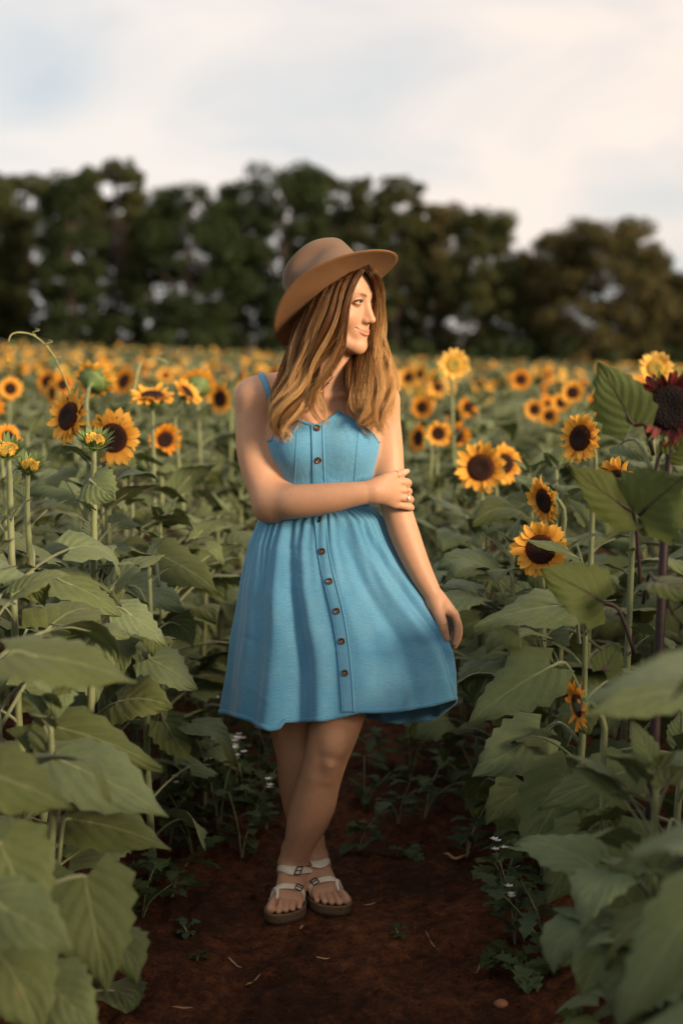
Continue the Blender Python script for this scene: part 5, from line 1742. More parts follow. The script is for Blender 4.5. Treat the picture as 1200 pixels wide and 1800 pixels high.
# a bud: closed green bracts with a little yellow
def bud_meshes():
    V, F, UV, mi = head_geometry(0.034, 20)
    V = V * np.array([1, 1, 0.9])
    h = mesh_data('flower_head', V, F, [M_DISC_PALE, M_BRACT], mat_idx=mi, uv=UV)
    V, F = bract_geometry(0.034, PR, 40, 0.040, 0.85)
    b = mesh_data('bracts', V, F, [M_BRACT])
    r = petal_ring('yellow', 22, 0.021, closed=1.05)
    return h, b, r
BUD_H, BUD_B, BUD_P = bud_meshes()

def aim(n, spin=0.0):
    return Vector(n).to_track_quat('Z', 'Y').to_matrix() @ Matrix.Rotation(spin, 3, 'Z')
def place_head(parent, pos, nrm, kind, scale, single_petals, rng):
    """pos, nrm in the parent's frame"""
    rot = aim(nrm, rng.uniform(0, 6.28)).to_euler()
    if kind == 'bud':
        h = add('flower_head', BUD_H, parent, pos, rot, scale)
        add('bracts', BUD_B, h); p = add('petals', BUD_P, h, scale=(0.85, 0.85, 0.34))
        return h
    h = add('flower_head', HEADS[kind], parent, pos, rot, scale)
    b = add('bracts', BRACTS, h, scale=1.1 if kind == 'crimson' else 1.0)
    if not single_petals:
        add('petals', RINGS[kind][rng.randint(3)], h)
        return h
    rd = 0.046 if kind == 'crimson' else 0.040
    n = 30 if kind == 'crimson' else rng.randint(30, 35)
    for k in range(n):
        a = 2 * math.pi * k / n + rng.uniform(-0.09, 0.09); el = rng.normal(0.02 if k % 2 else 0.25, 0.12)
        p = add('petal', PETALS[kind][rng.randint(5)], h, (rd * 0.95 * math.cos(a), rd * 0.95 * math.sin(a), -0.002 if k % 2 else 0.001),
                (rng.normal(0, 0.15), -el, a), rng.uniform(0.85, 1.1) * (0.8 if kind == 'crimson' else 1.0))
    return h
def stem_path(h, lean, head_n, rng, n=11, hs=1.0):
    """upright stem to the neck below the head; head_n None for a leafy top"""
    top = np.array([lean[0], lean[1], h])
    if head_n is None:
        return catmull(np.array([(0, 0, -0.03), (lean[0] * 0.3 + rng.normal(0, .008), lean[1] * 0.3, h * 0.4), (lean[0] * 0.7, lean[1] * 0.7 + rng.normal(0, .008), h * 0.75), tuple(top)]), n)
    n3 = np.array(head_n) / np.linalg.norm(head_n)
    neck = top - n3 * 0.044 * hs
    bend = neck - n3 * 0.03 + np.array([0, 0, -0.05])
    return catmull(np.array([(0, 0, -0.03), (bend[0] * 0.35 + rng.normal(0, .008), bend[1] * 0.35, h * 0.35), (bend[0] * 0.8, bend[1] * 0.8, bend[2] * 0.86), tuple(bend), tuple(neck)]), n)

PLANTS = []           # (root, head point, facts) for the labels
def plant(base, h, rng, heads=(), leaves=14, size=1.0, top_small=3, stem_r=0.0105, low=0.10, toward=None, mats=None, single=False, zmax=None, lean=(0, 0), name='sunflower', blades=LEAVES):
    """heads: [(pos, normal, kind, scale)] relative to base; the first carries the stem"""
    root = empty(name, base)
    if heads:
        hp, hn = heads[0][0], heads[0][1]
        path = stem_path(hp[2], (hp[0], hp[1]), hn, rng, hs=heads[0][3] * (0.9 if heads[0][2] == 'bud' else 1.0))
    else:
        path = stem_path(h, lean, None, rng)
    r = np.linspace(stem_r, stem_r * 0.52, len(path))
    V, F = tube(path, r, 7)
    st = add('stem', mesh_data('stem', V, F, [mats or M_STEM]), root)
    for k, (pos, n, kind, sc) in enumerate(heads):
        if k:                                               # a side shoot
            n3 = np.array(n) / np.linalg.norm(n); q = np.array(pos) - n3 * 0.045 * sc
            j = int(len(path) * 0.72)
            V, F = tube(catmull(np.array([path[j], (path[j] + q) / 2 + np.array([0, 0, -0.02]), q]), 8), np.linspace(0.006, 0.0045, 8), 6)
            add('side_stem', mesh_data('side_stem', V, F, [mats or M_STEM]), root)
        place_head(root, pos, n, kind, sc, single, rng)
    a = rng.uniform(0, 6.28)
    H = path[-1][2]
    zt = min(H * 0.93, zmax) if zmax else H * 0.93
    if not heads: zt = H * 0.95
    for k in range(leaves):
        f = k / max(1, leaves - 1)
        z = H * low + (zt - H * low) * f ** 0.9
        i = np.searchsorted(path[:, 2], z); i = min(max(i, 1), len(path) - 1)
        w = (z - path[i - 1, 2]) / max(1e-6, path[i, 2] - path[i - 1, 2]); q = path[i - 1] * (1 - w) + path[i] * w
        a += 2.4 + rng.normal(0, 0.25)
        sc = size * (0.80 + 0.45 * math.sin(math.pi * min(1, f * 0.8 + 0.22))) * rng.uniform(0.82, 1.15)
        me = blades[rng.randint(len(blades))]
        if k >= leaves - top_small: me = TOPLEAVES[rng.randint(len(TOPLEAVES))]; sc *= 0.95
        az = a
        if toward is not None and rng.rand() < 0.5: az = toward + rng.normal(0, 0.8)
        add('leaf', me, root, q, (rng.normal(0, 0.22), 0.42 * (0.45 - f) + rng.normal(0, 0.14), az), sc)
    if not heads:                                          # the growing tip
        for k in range(4):
            add('leaf', TOPLEAVES[rng.randint(len(TOPLEAVES))], root, path[-1] - np.array([0, 0, 0.004]), (rng.normal(0, 0.2), -rng.uniform(0.25, 0.75), a + 1.57 * k + rng.normal(0, 0.2)), rng.uniform(0.5, 0.85))
    return root

def custom_leaf(root, base, tip, width, face, rng, mats, stem_pt=None, sag=0.12, cup=0.08, wave=0.05):
    """a leaf whose blade runs from base to tip (world points), turned to face; its stalk runs back to stem_pt"""
    b0 = np.array(root.location)
    base, tip = np.array(base) - b0, np.array(tip) - b0
    L = np.linalg.norm(tip - base)
    up = np.array(face, float); ax = (tip - base) / L
    up -= ax * (up @ ax); up /= np.linalg.norm(up)
    t = np.linspace(0, 1, 14)
    mid = base + (tip - base) * t[:, None] + up * (sag * L * 4 * (t * (1 - t)) * 0.5)[:, None]
    V, F, UV = blade(L, width, mid, np.tile(up, (14, 1)), rng, cup=cup, wave=wave)
    Vs, Fs, UVs, mi = [V], [F], [UV], [0] * len(F)
    if stem_pt is not None:
        s = np.array(stem_pt) - b0
        pts = catmull(np.array([s, (s + base) / 2 + np.array([0, 0, 0.035]), base, mid[3] - up * 0.002]), 12)
        Vp, Fp = tube(pts, np.linspace(0.0045, 0.0026, 12), 6)
        Vs.append(Vp); Fs.append(Fp + len(V)); UVs.append(np.tile([0.5, 0.0], (len(Vp), 1))); mi += [1] * len(Fp)
    me = mesh_data('leaf', np.vstack(Vs), np.vstack(Fs), mats, mat_idx=mi, uv=np.vstack(UVs))
    return add('leaf', me, root)

# ---- the sunflowers one can single out, each at the depth where it stands
S = np.random.RandomState(21)
GROUND = lambda x, y: float(ground_z(np.array([x]), np.array([y]))[0])
def facing(az, el):
    """az 0 towards the camera, 90 to the picture's right, -90 left, 180 away; el up"""
    a, e = R(az), R(el)
    return np.array([math.sin(a) * math.cos(e), -math.cos(a) * math.cos(e), math.sin(e)])
HERO = []
def hero(px, py, y, az, el, diam_px, kind, label, base_dx=0.0, base_dy=0.04, leaves=13, size=1.0, extra=(), zmax=None, toward=None, mats=None, single=True, stem_r=0.0105, low=0.12, top_small=3, blades=LEAVES):
    hp = P(px, py, y); d = y - CAM_Y
    sc = diam_px * d / FPX / 0.150
    if kind == 'bud': sc = diam_px * d / FPX / 0.115
    if kind == 'crimson': sc = diam_px * d / FPX / 0.160
    bx, by = hp[0] + base_dx, y + base_dy
    bz = GROUND(bx, by)
    b = np.array([bx, by, bz])
    hs = [(hp - b, facing(az, el), kind, sc)]
    for (qx, qy, qd, a2, e2, dm, k2) in extra:
        p2 = P(qx, qy, y + qd); hs.append((p2 - b, facing(a2, e2), k2, dm * (y + qd - CAM_Y) / FPX / 0.15))
    r = plant(b, hp[2] - bz, S, hs, leaves, size, single=single, zmax=zmax, toward=toward, mats=mats, stem_r=stem_r, low=low, top_small=top_small, blades=blades)
    tag(r, label, 'sunflower', 'sunflowers in bloom near the path')
    HERO.append((r, px, py, label)); PLANTS.append((r, hp, d))
    return r
TO_R, TO_L = 0.0, math.pi
hero(122, 732, 0.55, -42, 18, 98, 'yellow', 'sunflower tilted to the left with a tendril climbing from its top', -0.02, leaves=13, zmax=1.08)
hero(198, 770, 0.60, 30, 8, 100, 'yellow', 'sunflower facing slightly right with its lower left behind a green bud', 0.0, leaves=13, zmax=1.08)
bud_plant = hero(167, 774, -0.20, 20, 62, 62, 'bud', 'tall straight green bud standing in front of a dark-eyed bloom', -0.025, 0.03, leaves=12, zmax=0.97, size=0.95)
hero(14, 790, -0.35, 10, 55, 62, 'bud', 'half-open bud with yellow tips at the left border', -0.01, leaves=12, zmax=1.08)
hero(52, 818, -0.02, 30, 60, 56, 'bud', 'drooping green bud tucked under the half-open one at the left border', 0.0, leaves=12, zmax=1.08)
hero(268, 697, 1.45, 10, 72, 80, 'yellow', 'sunflower lying flat on top and looking straight up', 0.0, zmax=1.08)
hero(165, 668, 1.35, 165, 30, 74, 'yellow', 'sunflower seen from behind showing its green bracts', 0.0, zmax=1.08)
hero(388, 700, 3.1, -38, 0, 56, 'yellow', "dark-eyed sunflower just left of the woman's bare shoulder", 0.02, zmax=1.08)
hero(18, 683, 3.6, 22, 5, 42, 'yellow', 'small round dark-eyed sunflower near the left border', 0.0, zmax=1.08)
hero(84, 671, 3.9, -25, 5, 42, 'orange', 'leftmost of three crowded small blooms above the tilted sunflower', 0.0)
hero(109, 676, 4.1, 20, 5, 40, 'orange', 'rightmost of three crowded small blooms above the tilted sunflower', 0.0)
hero(93, 690, 3.7, -55, 5, 44, 'yellow', 'lowest of three crowded small blooms, turned sideways', 0.0)
hero(328, 690, 1.9, 70, 40, 58, 'yellow', 'yellow bloom seen edge-on right of the flat upturned one', 0.0)
hero(290, 772, 1.9, 25, -12, 58, 'orange', 'low bloom half hidden by leaves under the flat upturned one', 0.0, zmax=0.85)
hero(14, 768, 1.4, 40, 20, 46, 'orange', 'bloom low at the left border above the half-open bud', 0.0)
# right of the path
red = hero(1176, 716, -0.68, -18, 6, 138, 'crimson', 'huge dark crimson sunflower on a purple stem', -0.03, 0.02, leaves=0, mats=M_STEM_RED, stem_r=0.0125)
hero(1020, 770, 0.45, -48, 10, 88, 'yellow', 'sunflower turned to the left beside the crimson one', 0.02, zmax=0.90)
hero(957, 880, 0.30, -62, -10, 84, 'yellow', 'sunflower turned nearly edge-on with its face down to the left', 0.03, zmax=0.80)
HERO_LOW = hero(950, 966, 0.05, -12, 14, 100, 'yellow', 'low sunflower whose face is crossed by a leaf', 0.03, zmax=0.72)
hero(1086, 850, 0.10, -52, -6, 96, 'yellow', 'sunflower peeking out behind the crimson plant with yellow petals at its left', 0.02, zmax=0.80)
hero(845, 822, 1.30, -8, 5, 92, 'yellow', "large round dark-eyed sunflower right of the woman's arm", 0.02, zmax=0.85)
hero(885, 815, 1.48, 18, 5, 70, 'yellow', 'sunflower half covered by the large round one', 0.03, zmax=0.85)
hero(798, 641, 2.6, 4, 4, 56, 'pale', 'tall pale-centred bloom standing against the dark trees', 0.02, zmax=1.05)
hero(1152, 647, 1.6, -6, 4, 60, 'pale', 'pale-centred bloom above the crimson sunflower', 0.02, zmax=1.08)
hero(770, 762, 2.6, 4, 3, 46, 'yellow', 'left one of two close round blooms beside her upper arm', 0.02, zmax=0.9)
hero(802, 766, 2.75, -8, 3, 48, 'orange', 'right one of two close round blooms beside her upper arm', 0.02, zmax=0.9)
hero(736, 770, 2.4, -60, 5, 50, 'orange', 'bloom turned edge-on next to her upper arm', 0.02, zmax=0.9)
hero(939, 720, 4.6, 0, 4, 38, 'yellow', 'leftmost bloom of the blurred cluster left of the crimson plant', 0.02)
hero(963, 714, 4.9, 8, 4, 36, 'orange', 'bloom at the back of the blurred cluster left of the crimson plant', 0.02)
hero(965, 731, 4.4, -6, 2, 36, 'yellow', 'lowest bloom of the blurred cluster left of the crimson plant', 0.02)
hero(1006, 690, 4.2, -12, 6, 42, 'yellow', 'highest and largest bloom of the blurred cluster left of the crimson plant', 0.02)
hero(985, 708, 4.6, 10, 4, 36, 'yellow', 'bloom just under the highest one of the blurred cluster', 0.02)
hero(1046, 712, 4.5, -10, 4, 38, 'orange', 'rightmost bloom of the blurred cluster, touching the crimson plant', 0.02)
hero(915, 667, 5.6, 0, 6, 38, 'orange', 'bloom that rises alone right of the tall pale-centred one', 0.02)
hero(742, 716, 4.4, -20, 3, 40, 'orange', "bloom close to the woman's hair on the right", 0.02)
hero(822, 716, 4.6, 20, 3, 38, 'orange', 'blurred bloom straight below the tall pale-centred one', 0.02)
hero(800, 734, 3.8, -35, 3, 40, 'yellow', 'tilted bloom just above two close round blooms', 0.02)
low_bloom = hero(1016, 1240, -0.62, -78, -8, 84, 'orange', 'small orange bloom low among the leaves under the crimson plant', 0.06, 0.02, leaves=3, single=True, zmax=0.30, top_small=0)

HERO_LOW_STEM = P(985, 1040, 0.09)
# ---- hand-placed leaves on the nearest plants
ML = [M_LEAF, M_STEM]; MLR = [M_LEAF_RED, M_STEM_RED]
def host(x, y, h, label, leaves, size=1.0, toward=None, zmax=None, low=0.1, lean=(0, 0)):
    r = plant(np.array([x, y, GROUND(x, y)]), h, S, (), leaves, size, 2, toward=toward, zmax=zmax, low=low, lean=lean)
    tag(r, label, 'sunflower', 'leafy sunflowers without a visible bloom beside the path')
    HERO.append((r, *to_px((x, y, h))[:2], label)); PLANTS.append((r, np.array([x, y, h]), y - CAM_Y))
    return r
UPV = np.array([0, -0.25, 1.0])
LA = host(-0.66, -1.12, 0.78, 'blurred leafy sunflower at the left border whose broad pale leaf reaches in at hip height', 8, 1.0)
LB = host(-0.56, -0.84, 0.68, 'leafy sunflower with the largest pale leaves at lower left', 8, 1.0)
LC = host(-0.50, 0.15, 0.82, 'leafy sunflower at the left edge of the path by her knees', 9, 0.9, zmax=0.8)
LD = host(-0.62, -1.45, 0.54, 'leafy sunflower in the bottom left corner with dark hanging leaves', 6, 1.0, zmax=0.5)
def cl(root, b, yb, t, yt, w, face, stem, mats=ML, **kw):
    custom_leaf(root, P(*b, yb), P(*t, yt), w, face, S, mats, stem_pt=stem, **kw)
sp = lambda x, y, z: np.array([x, y, z])
cl(LA, (15, 1150), -1.12, (240, 1200), -1.15, 0.15, (0.05, -0.42, 1), sp(-0.655, -1.12, 0.66))
cl(LB, (95, 1335), -0.86, (296, 1436), -0.95, 0.165, (0.25, -0.75, 1), sp(-0.555, -0.84, 0.52))
cl(LA, (-70, 1350), -1.2, (128, 1422), -1.28, 0.155, (0.1, -0.6, 1), sp(-0.655, -1.12, 0.52))
cl(LB, (120, 1440), -0.75, (300, 1492), -0.80, 0.135, (0.1, -0.55, 1), sp(-0.552, -0.84, 0.40))
cl(LD, (150, 1540), -1.05, (188, 1748), -1.12, 0.165, (0.2, -1, 0.25), sp(-0.615, -1.3, 0.42))
cl(LD, (-20, 1585), -1.38, (130, 1672), -1.45, 0.13, (0.1, -0.75, 1), sp(-0.615, -1.45, 0.42))
cl(LB, (60, 1270), -0.72, (285, 1350), -0.78, 0.135, (0.15, -0.6, 1), sp(-0.55, -0.84, 0.60))
cl(LD, (0, 1480), -1.25, (75, 1640), -1.3, 0.15, (0.2, -1, 0.4), sp(-0.615, -1.45, 0.48))
cl(LD, (80, 1720), -1.25, (170, 1815), -1.32, 0.12, (0.2, -0.9, 0.6), sp(-0.615, -1.45, 0.25))
cl(bud_plant, (100, 1018), -0.25, (214, 1082), -0.28, 0.125, (0.15, -0.45, 1), sp(*(P(150, 1080, -0.18))))
cl(bud_plant, (212, 1070), -0.25, (291, 1132), -0.28, 0.10, (0.4, -0.7, 0.9), sp(*(P(149, 1120, -0.18))))
cl(bud_plant, (160, 846), -0.26, (203, 880), -0.30, 0.10, (0.2, -1.0, 0.25), sp(*(P(158, 900, -0.18))))
cl(LC, (262, 1158), 0.05, (347, 1212), 0.02, 0.14, (0.3, -0.6, 1), sp(-0.49, 0.15, 0.55))
cl(LC, (288, 1268), 0.12, (333, 1342), 0.10, 0.105, (0.4, -1, 0.3), sp(-0.49, 0.15, 0.42))
cl(LC, (268, 970), 0.5, (384, 1042), 0.45, 0.19, (0.25, -0.55, 1), sp(-0.495, 0.3, 0.76))
cl(LC, (225, 1030), 0.3, (325, 1070), 0.25, 0.16, (0.1, -0.5, 1), sp(-0.50, 0.2, 0.68))
cl(HERO_LOW, (1015, 982), -0.02, (920, 948), -0.05, 0.075, (0, -0.32, 1), HERO_LOW_STEM)
RB = host(0.72, -0.58, 0.62, 'leafy sunflower low on the right holding a pale leaf out to the left', 6, 0.95, zmax=0.55)
RC = host(0.56, -0.30, 0.75, 'leafy sunflower at the right edge of the path with dark drooping leaves', 9, 0.95, zmax=0.65)
RD = host(0.64, -1.55, 0.60, 'very blurred leafy sunflower in the bottom right corner', 4, 1.0, zmax=0.4, toward=math.pi)
cl(RB, (1118, 1352), -0.52, (945, 1424), -0.59, 0.146, (-0.1, -0.55, 1), sp(0.715, -0.58, 0.52))
cl(RB, (1008, 1362), -0.36, (918, 1508), -0.40, 0.189, (-0.15, -1, 0.35), sp(0.71, -0.58, 0.55))
cl(RB, (1165, 1500), -0.76, (1012, 1612), -0.82, 0.205, (-0.2, -1, 0.75), sp(0.715, -0.58, 0.40))
cl(RD, (1235, 1570), -1.60, (1080, 1812), -1.68, 0.105, (-0.3, -1, 0.8), sp(0.62, -1.62, 0.55))
cl(RC, (968, 1172), -0.38, (822, 1272), -0.42, 0.155, (-0.1, -0.75, 1), sp(0.55, -0.30, 0.62))
cl(RC, (1004, 1064), -0.3, (832, 1102), -0.32, 0.15, (0, -0.40, 1), sp(0.555, -0.25, 0.72))
cl(RC, (950, 1290), -0.2, (828, 1366), -0.25, 0.15, (-0.2, -1, 0.6), sp(0.55, -0.30, 0.50))
cl(RD, (1230, 1215), -1.30, (1026, 1256), -1.40, 0.115, (0, -0.45, 1), sp(0.63, -1.5, 0.60))
cl(RB, (1030, 1460), -0.44, (960, 1590), -0.49, 0.140, (-0.3, -1, 0.4), sp(0.71, -0.58, 0.40))
cl(RB, (1120, 1590), -0.79, (985, 1700), -0.84, 0.130, (-0.2, -1, 0.8), sp(0.715, -0.58, 0.30))
# the crimson plant's own leaves: dark-veined, thin
RS = lambda px, py: P(px, py, -0.66)
cl(red, (1112, 745), -0.70, (1050, 634), -0.73, 0.119, (-0.35, -1, 0.1), RS(1148, 800), MLR, sag=0.05)
cl(red, (1110, 900), -0.75, (1000, 818), -0.79, 0.098, (0.15, -1, 0.3), RS(1126, 1040), MLR, sag=-0.08)
cl(red, (1122, 905), -0.75, (1205, 835), -0.83, 0.165, (0.0, -1, 0.35), RS(1136, 900), MLR, sag=0.08)
cl(red, (1060, 1058), -0.71, (948, 1000), -0.75, 0.127, (0.1, -1, 0.5), RS(1115, 1150), MLR, sag=0.08)
cl(red, (1150, 1020), -0.78, (1215, 1055), -0.88, 0.110, (0.1, -0.7, 1), RS(1130, 1060), MLR)
cl(red, (1060, 1180), -0.68, (1090, 1130), -0.63, 0.066, (-0.2, -1, 0.3), RS(1112, 1240), MLR)
cl(red, (1090, 780), -0.58, (1145, 808), -0.63, 0.077, (-0.1, -0.6, 1), RS(1146, 830), ML)
cl(red, (1175, 800), -0.68, (1222, 760), -0.68, 0.066, (-0.2, -1, 0.3), RS(1146, 850), MLR)
print('heroes', round(time.time() - T_START, 1))
# ------------------------------------------------------------------ the rows of the field: single plants as far as one can tell them apart
FR = np.random.RandomState(9)
taken = np.array([[r.location.x, r.location.y] for r, _, _ in PLANTS])
cand = []
ROWS = [-0.66, -1.26, -1.9, -2.6, -3.25, -3.9, -4.6, 0.60, 1.22, 1.86, 2.55, 3.2, 3.85, 4.55]
for rx in ROWS:
    y = -2.9
    while y < 16:
        y += FR.uniform(0.20, 0.33) * (1.0 if y < 3 else 1.45)
        x = rx + FR.normal(0, 0.07)
        d = y - CAM_Y
        if d < 0.75 or (len(taken) and (np.hypot(taken[:, 0] - x, taken[:, 1] - y) < 0.20).any()):
            continue
        cand.append((x, y, d))
for x, y in ((-0.54, 0.70), (-0.46, 1.25), (-0.46, 1.75), (-0.42, 2.4), (-0.36, 3.1), (0.47, 0.35), (0.44, 0.95), (0.45, 1.6), (0.40, 2.3), (0.34, 3.0), (-0.30, 3.7), (0.25, 3.7)):
    cand.append((x, y, y - CAM_Y))      # plants that lean out over the path's edges
for _ in range(26):       # self-sown ones between the rows behind her close the path from view
    x, y = FR.uniform(-0.40, 0.34), FR.uniform(4.2, 14); cand.append((x, y, y - CAM_Y))
def in_view(x, d, m=0.0):
    return abs(x) < 0.24 * d * 1.0 + m
vis = sorted([c for c in cand if in_view(c[0], c[2], 0.22) and c[2] > 1.75], key=lambda c: c[2])
N_SINGLE = 300 - len(PLANTS)
singles, rest = vis[:N_SINGLE], vis[N_SINGLE:]
FIELD = []
for (x, y, d) in singles:
    gz = GROUND(x, y)
    side = 0.0 if x < 0 else math.pi
    if d < 4.3:                                   # the path's edge: leafy, not in flower
        h = FR.uniform(0.92, 1.12) if d > 2.9 else FR.uniform(0.78, 1.0) if d > 2.0 else FR.uniform(0.58, 0.8)
        if x > 0 and d < 2.9: h *= 0.66
        if abs(x) < 0.56: h = min(h, 0.84)
        r = plant(np.array([x, y, gz]), h, FR, (), FR.randint(20, 26), FR.uniform(0.72, 1.02), 2, toward=side if abs(x) < 1.0 else None)
        FIELD.append((r, np.array([x, y, gz + h]), d, 'leafy')); continue
    qx, qy, _ = to_px((x, y, 1.1))
    bloom = FR.rand() < (0.05 if d < 6.2 else 0.54) and min(math.hypot(hx - qx, hy - qy) for _, hx, hy, _ in HERO) > 34
    h = FR.uniform(0.98, 1.22) if bloom else FR.uniform(0.85, 1.05)
    if abs(x) < 0.56 and d < 6.2: h, bloom = min(h, 0.82), False
    near = max(0, 1 - abs(x) / 1.0)
    if d < 6.5: h -= 0.03
    hs = ()
    if bloom:
        az, el = (FR.normal(-5, 58), FR.normal(12, 24)) if FR.rand() < 0.82 else (FR.uniform(0, 360), FR.uniform(0, 80))
        kind = 'orange' if FR.rand() < 0.4 else ('yellow' if FR.rand() < 0.8 else 'pale')
        hs = [((FR.normal(0, .03), FR.normal(0, .03), h), facing(az, el), kind, FR.uniform(0.85, 1.15))]
    r = plant(np.array([x, y, gz]), h, FR, hs, 17 if d < 9 else 9, FR.uniform(0.85, 1.1), 3, zmax=h * 0.93, low=0.12 if d < 7 else 0.35, single=False)
    FIELD.append((r, np.array([x, y, gz + h]), d, ('bloom', az, el, kind) if bloom else 'leafy'))
print('field', len(FIELD), round(time.time() - T_START, 1))

# ---- labels: each by its look and by where it stands next to something that can be found
MARKS = [(122, 732, 'sunflower with the tendril'), (198, 770, 'bloom behind the straight bud'), (14, 800, 'half-open bud'), (268, 697, 'flat upturned bloom'),
         (165, 660, 'bloom seen from behind'), (388, 700, "bloom by her bare shoulder"), (18, 683, 'small round bloom'), (93, 680, 'three crowded small blooms'),
         (1176, 716, 'crimson sunflower'), (1020, 770, 'left-turned bloom'), (950, 966, 'low bloom crossed by a leaf'), (845, 822, 'large round dark-eyed bloom'),
         (798, 641, 'tall pale bloom'), (1152, 647, 'pale bloom over the crimson one'), (785, 764, 'two close round blooms'), (970, 720, 'blurred cluster of blooms'), (915, 667, 'lone high bloom'),
         (1016, 1240, 'small low orange bloom'), (455, 690, "woman's bare shoulder"), (800, 1090, "woman's lowered hand"), (395, 1255, 'left tip of the dress hem'), (806, 1228, 'right tip of the dress hem'),
         (490, 1600, 'sandals'), (690, 870, "woman's clasped arm"), (465, 900, "woman's bent elbow"), (690, 690, "woman's hair on the right"), (150, 1000, 'stem of the straight bud'), (310, 1000, 'dark gap left of the dress'),
         (60, 1180, 'broad pale leaf at hip height'), (200, 1400, 'largest pale leaves at lower left'), (1120, 1000, 'purple stem'), (880, 1220, 'toothed leaf beside the dress'), (1040, 1390, 'pale leaf held out to the left')]
ORD = ['nearest', 'second', 'third', 'fourth', 'fifth', 'sixth', 'seventh', 'eighth']
groups = {}
for r, p, d, fact in FIELD:
    px, py, _ = to_px(p)
    best = min(MARKS, key=lambda h: (h[0] - px) ** 2 + ((h[1] - py) * 1.3) ** 2)
    dx, dy = px - best[0], py - best[1]
    if abs(dx) > abs(dy) * 1.2: rel = 'right of' if dx > 0 else 'left of'
    else: rel = 'below' if dy > 0 else 'above'
    what = 'blurred ' if d > 6 else ''
    if fact == 'leafy': what += 'leafy sunflower'
    else:
        az = (fact[1] + 180) % 360 - 180
        what += ('pale-eyed ' if fact[3] == 'pale' else ('deep orange ' if fact[3] == 'orange' else 'yellow '))
        what += 'bloom ' + ('turned up' if fact[2] > 38 else 'turned away' if abs(az) > 105 else 'facing left' if az < -35 else 'facing right' if az > 35 else 'facing forward')
    groups.setdefault((what, rel, best[2]), []).append((math.hypot(dx, dy), r, d))
for (what, rel, mk), L in groups.items():
    L.sort(key=lambda q: q[0])
    for k, (dist, r, d) in enumerate(L):
        grp = 'sunflowers in the rows of the field' if d > 4.3 else 'leafy sunflowers without a visible bloom beside the path'
        if len(L) == 1: tag(r, f'{what} {rel} the {mk}', 'sunflower', grp)
        elif k < 8: tag(r, f'{ORD[k]} {what} {rel} the {mk}', 'sunflower', grp)
        else: tag(r, f'{what} in the far crowd {rel} the {mk}, {ORD[k - 8] if k < 16 else "farthest"} of it', 'sunflower', grp)

# ---- beyond the singled-out ones the rows go on to the trees and out past the frame: one mass
class Mass:
    def __init__(s): s.V, s.F, s.M, s.UV, s.n = [], [], [], [], 0
    def put(s, V, F, m, UV=None):
        s.V.append(V); s.F.append(F + s.n); s.M.append(np.full(len(F), m)); s.UV.append(UV if UV is not None else np.zeros((len(V), 2))); s.n += len(V)
mass = Mass()
def low_leaf(n):
    out = []
    for _ in range(n):
        L, W = 0.18 * FR.uniform(.9, 1.15), 0.15 * FR.uniform(.85, 1.1)
        el = FR.uniform(0.2, 0.8); dr = FR.uniform(1.0, 1.9)
        p, a, pts = np.zeros(3), el, []
        for i in range(6):
            pts.append(p.copy()); p = p + np.array([math.cos(a), 0, math.sin(a)]) * ((0.09 if i == 0 else L / 4)); a -= dr / 5
        w = [0.004, W * 0.42, W * 0.5, W * 0.36, W * 0.16, 0.002]
        V = np.array([[q + np.array([0, s * ww, abs(s) * ww * 0.25]) for s in (-1, 0, 1)] for q, ww in zip(pts, w)]).reshape(-1, 3)
        UV = np.array([[(i / 5, s) for s in (-1, 0, 1)] for i in range(6)], float).reshape(-1, 2)
        out.append((V, grid_faces(6, 3), UV))
    return out
LOWL = low_leaf(8)
def low_head():
    a = np.arange(14) * 2 * math.pi / 14
    V = [(0, 0, 0.008)] + [(0.028 * math.cos(q), 0.028 * math.sin(q), 0.006) for q in a] + [(0.085 * math.cos(q) * (1 if i % 2 else 0.82), 0.085 * math.sin(q) * (1 if i % 2 else 0.82), 0.004) for i, q in enumerate(a)] + [(0, 0, -0.03)]
    Fd = [[0, 1 + i, 1 + (i + 1) % 14, 1 + (i + 1) % 14] for i in range(14)]
    V = np.array(V)
    disc = np.array([[0, 1 + i, 1 + i + 1, 1 + (i + 2) % 14] for i in range(0, 14, 2)])
    pet = np.array([[1 + i, 15 + i, 15 + (i + 1) % 14, 1 + (i + 1) % 14] for i in range(14)])
    back = np.array([[29, 15 + (i + 2) % 14, 15 + i + 1, 15 + i] for i in range(0, 14, 2)])
    return V, disc, pet, back
LHV, LHD, LHP, LHB = low_head()
def rotz(a):
    c, s = math.cos(a), math.sin(a)
    return np.array([[c, -s, 0], [s, c, 0], [0, 0, 1]])
def mass_plant(x, y, h, bloom, n_leaf, sc=1.0, stem=True):
    gz = GROUND(x, y)
    b = np.array([x, y, gz])
    for k in range(n_leaf):
        V, F, UV = LOWL[FR.randint(8)]
        z = h * (0.92 - 0.75 * (k / n_leaf) ** 1.0 * FR.uniform(0.8, 1.1))
        mass.put(V * sc * FR.uniform(.9, 1.4) @ rotz(FR.uniform(0, 6.28)).T + b + np.array([0, 0, max(z, 0.1)]), F, 0, UV)
    if stem:
        Vs, Fs = tube(np.array([(x, y, gz - 0.03), (x, y, gz + h - 0.03)]), 0.009, 4, cap=False); mass.put(Vs, Fs, 1)
    if bloom:
        n = facing(FR.normal(-5, 70), FR.normal(18, 28))
        A = np.array(aim(n)); V = (LHV * FR.uniform(0.85, 1.15)) @ A.T + b + np.array([0, 0, h])
        UV = np.zeros((len(V), 2)); UV[0] = 0; UV[1:15, 0] = 0.7; UV[15:29, 0] = 1.0
        mass.put(V, np.vstack([LHD]), 2, UV); mass.put(V, LHP, 3 if FR.rand() < 0.25 else 4, UV); mass.put(V, LHB, 5, UV)
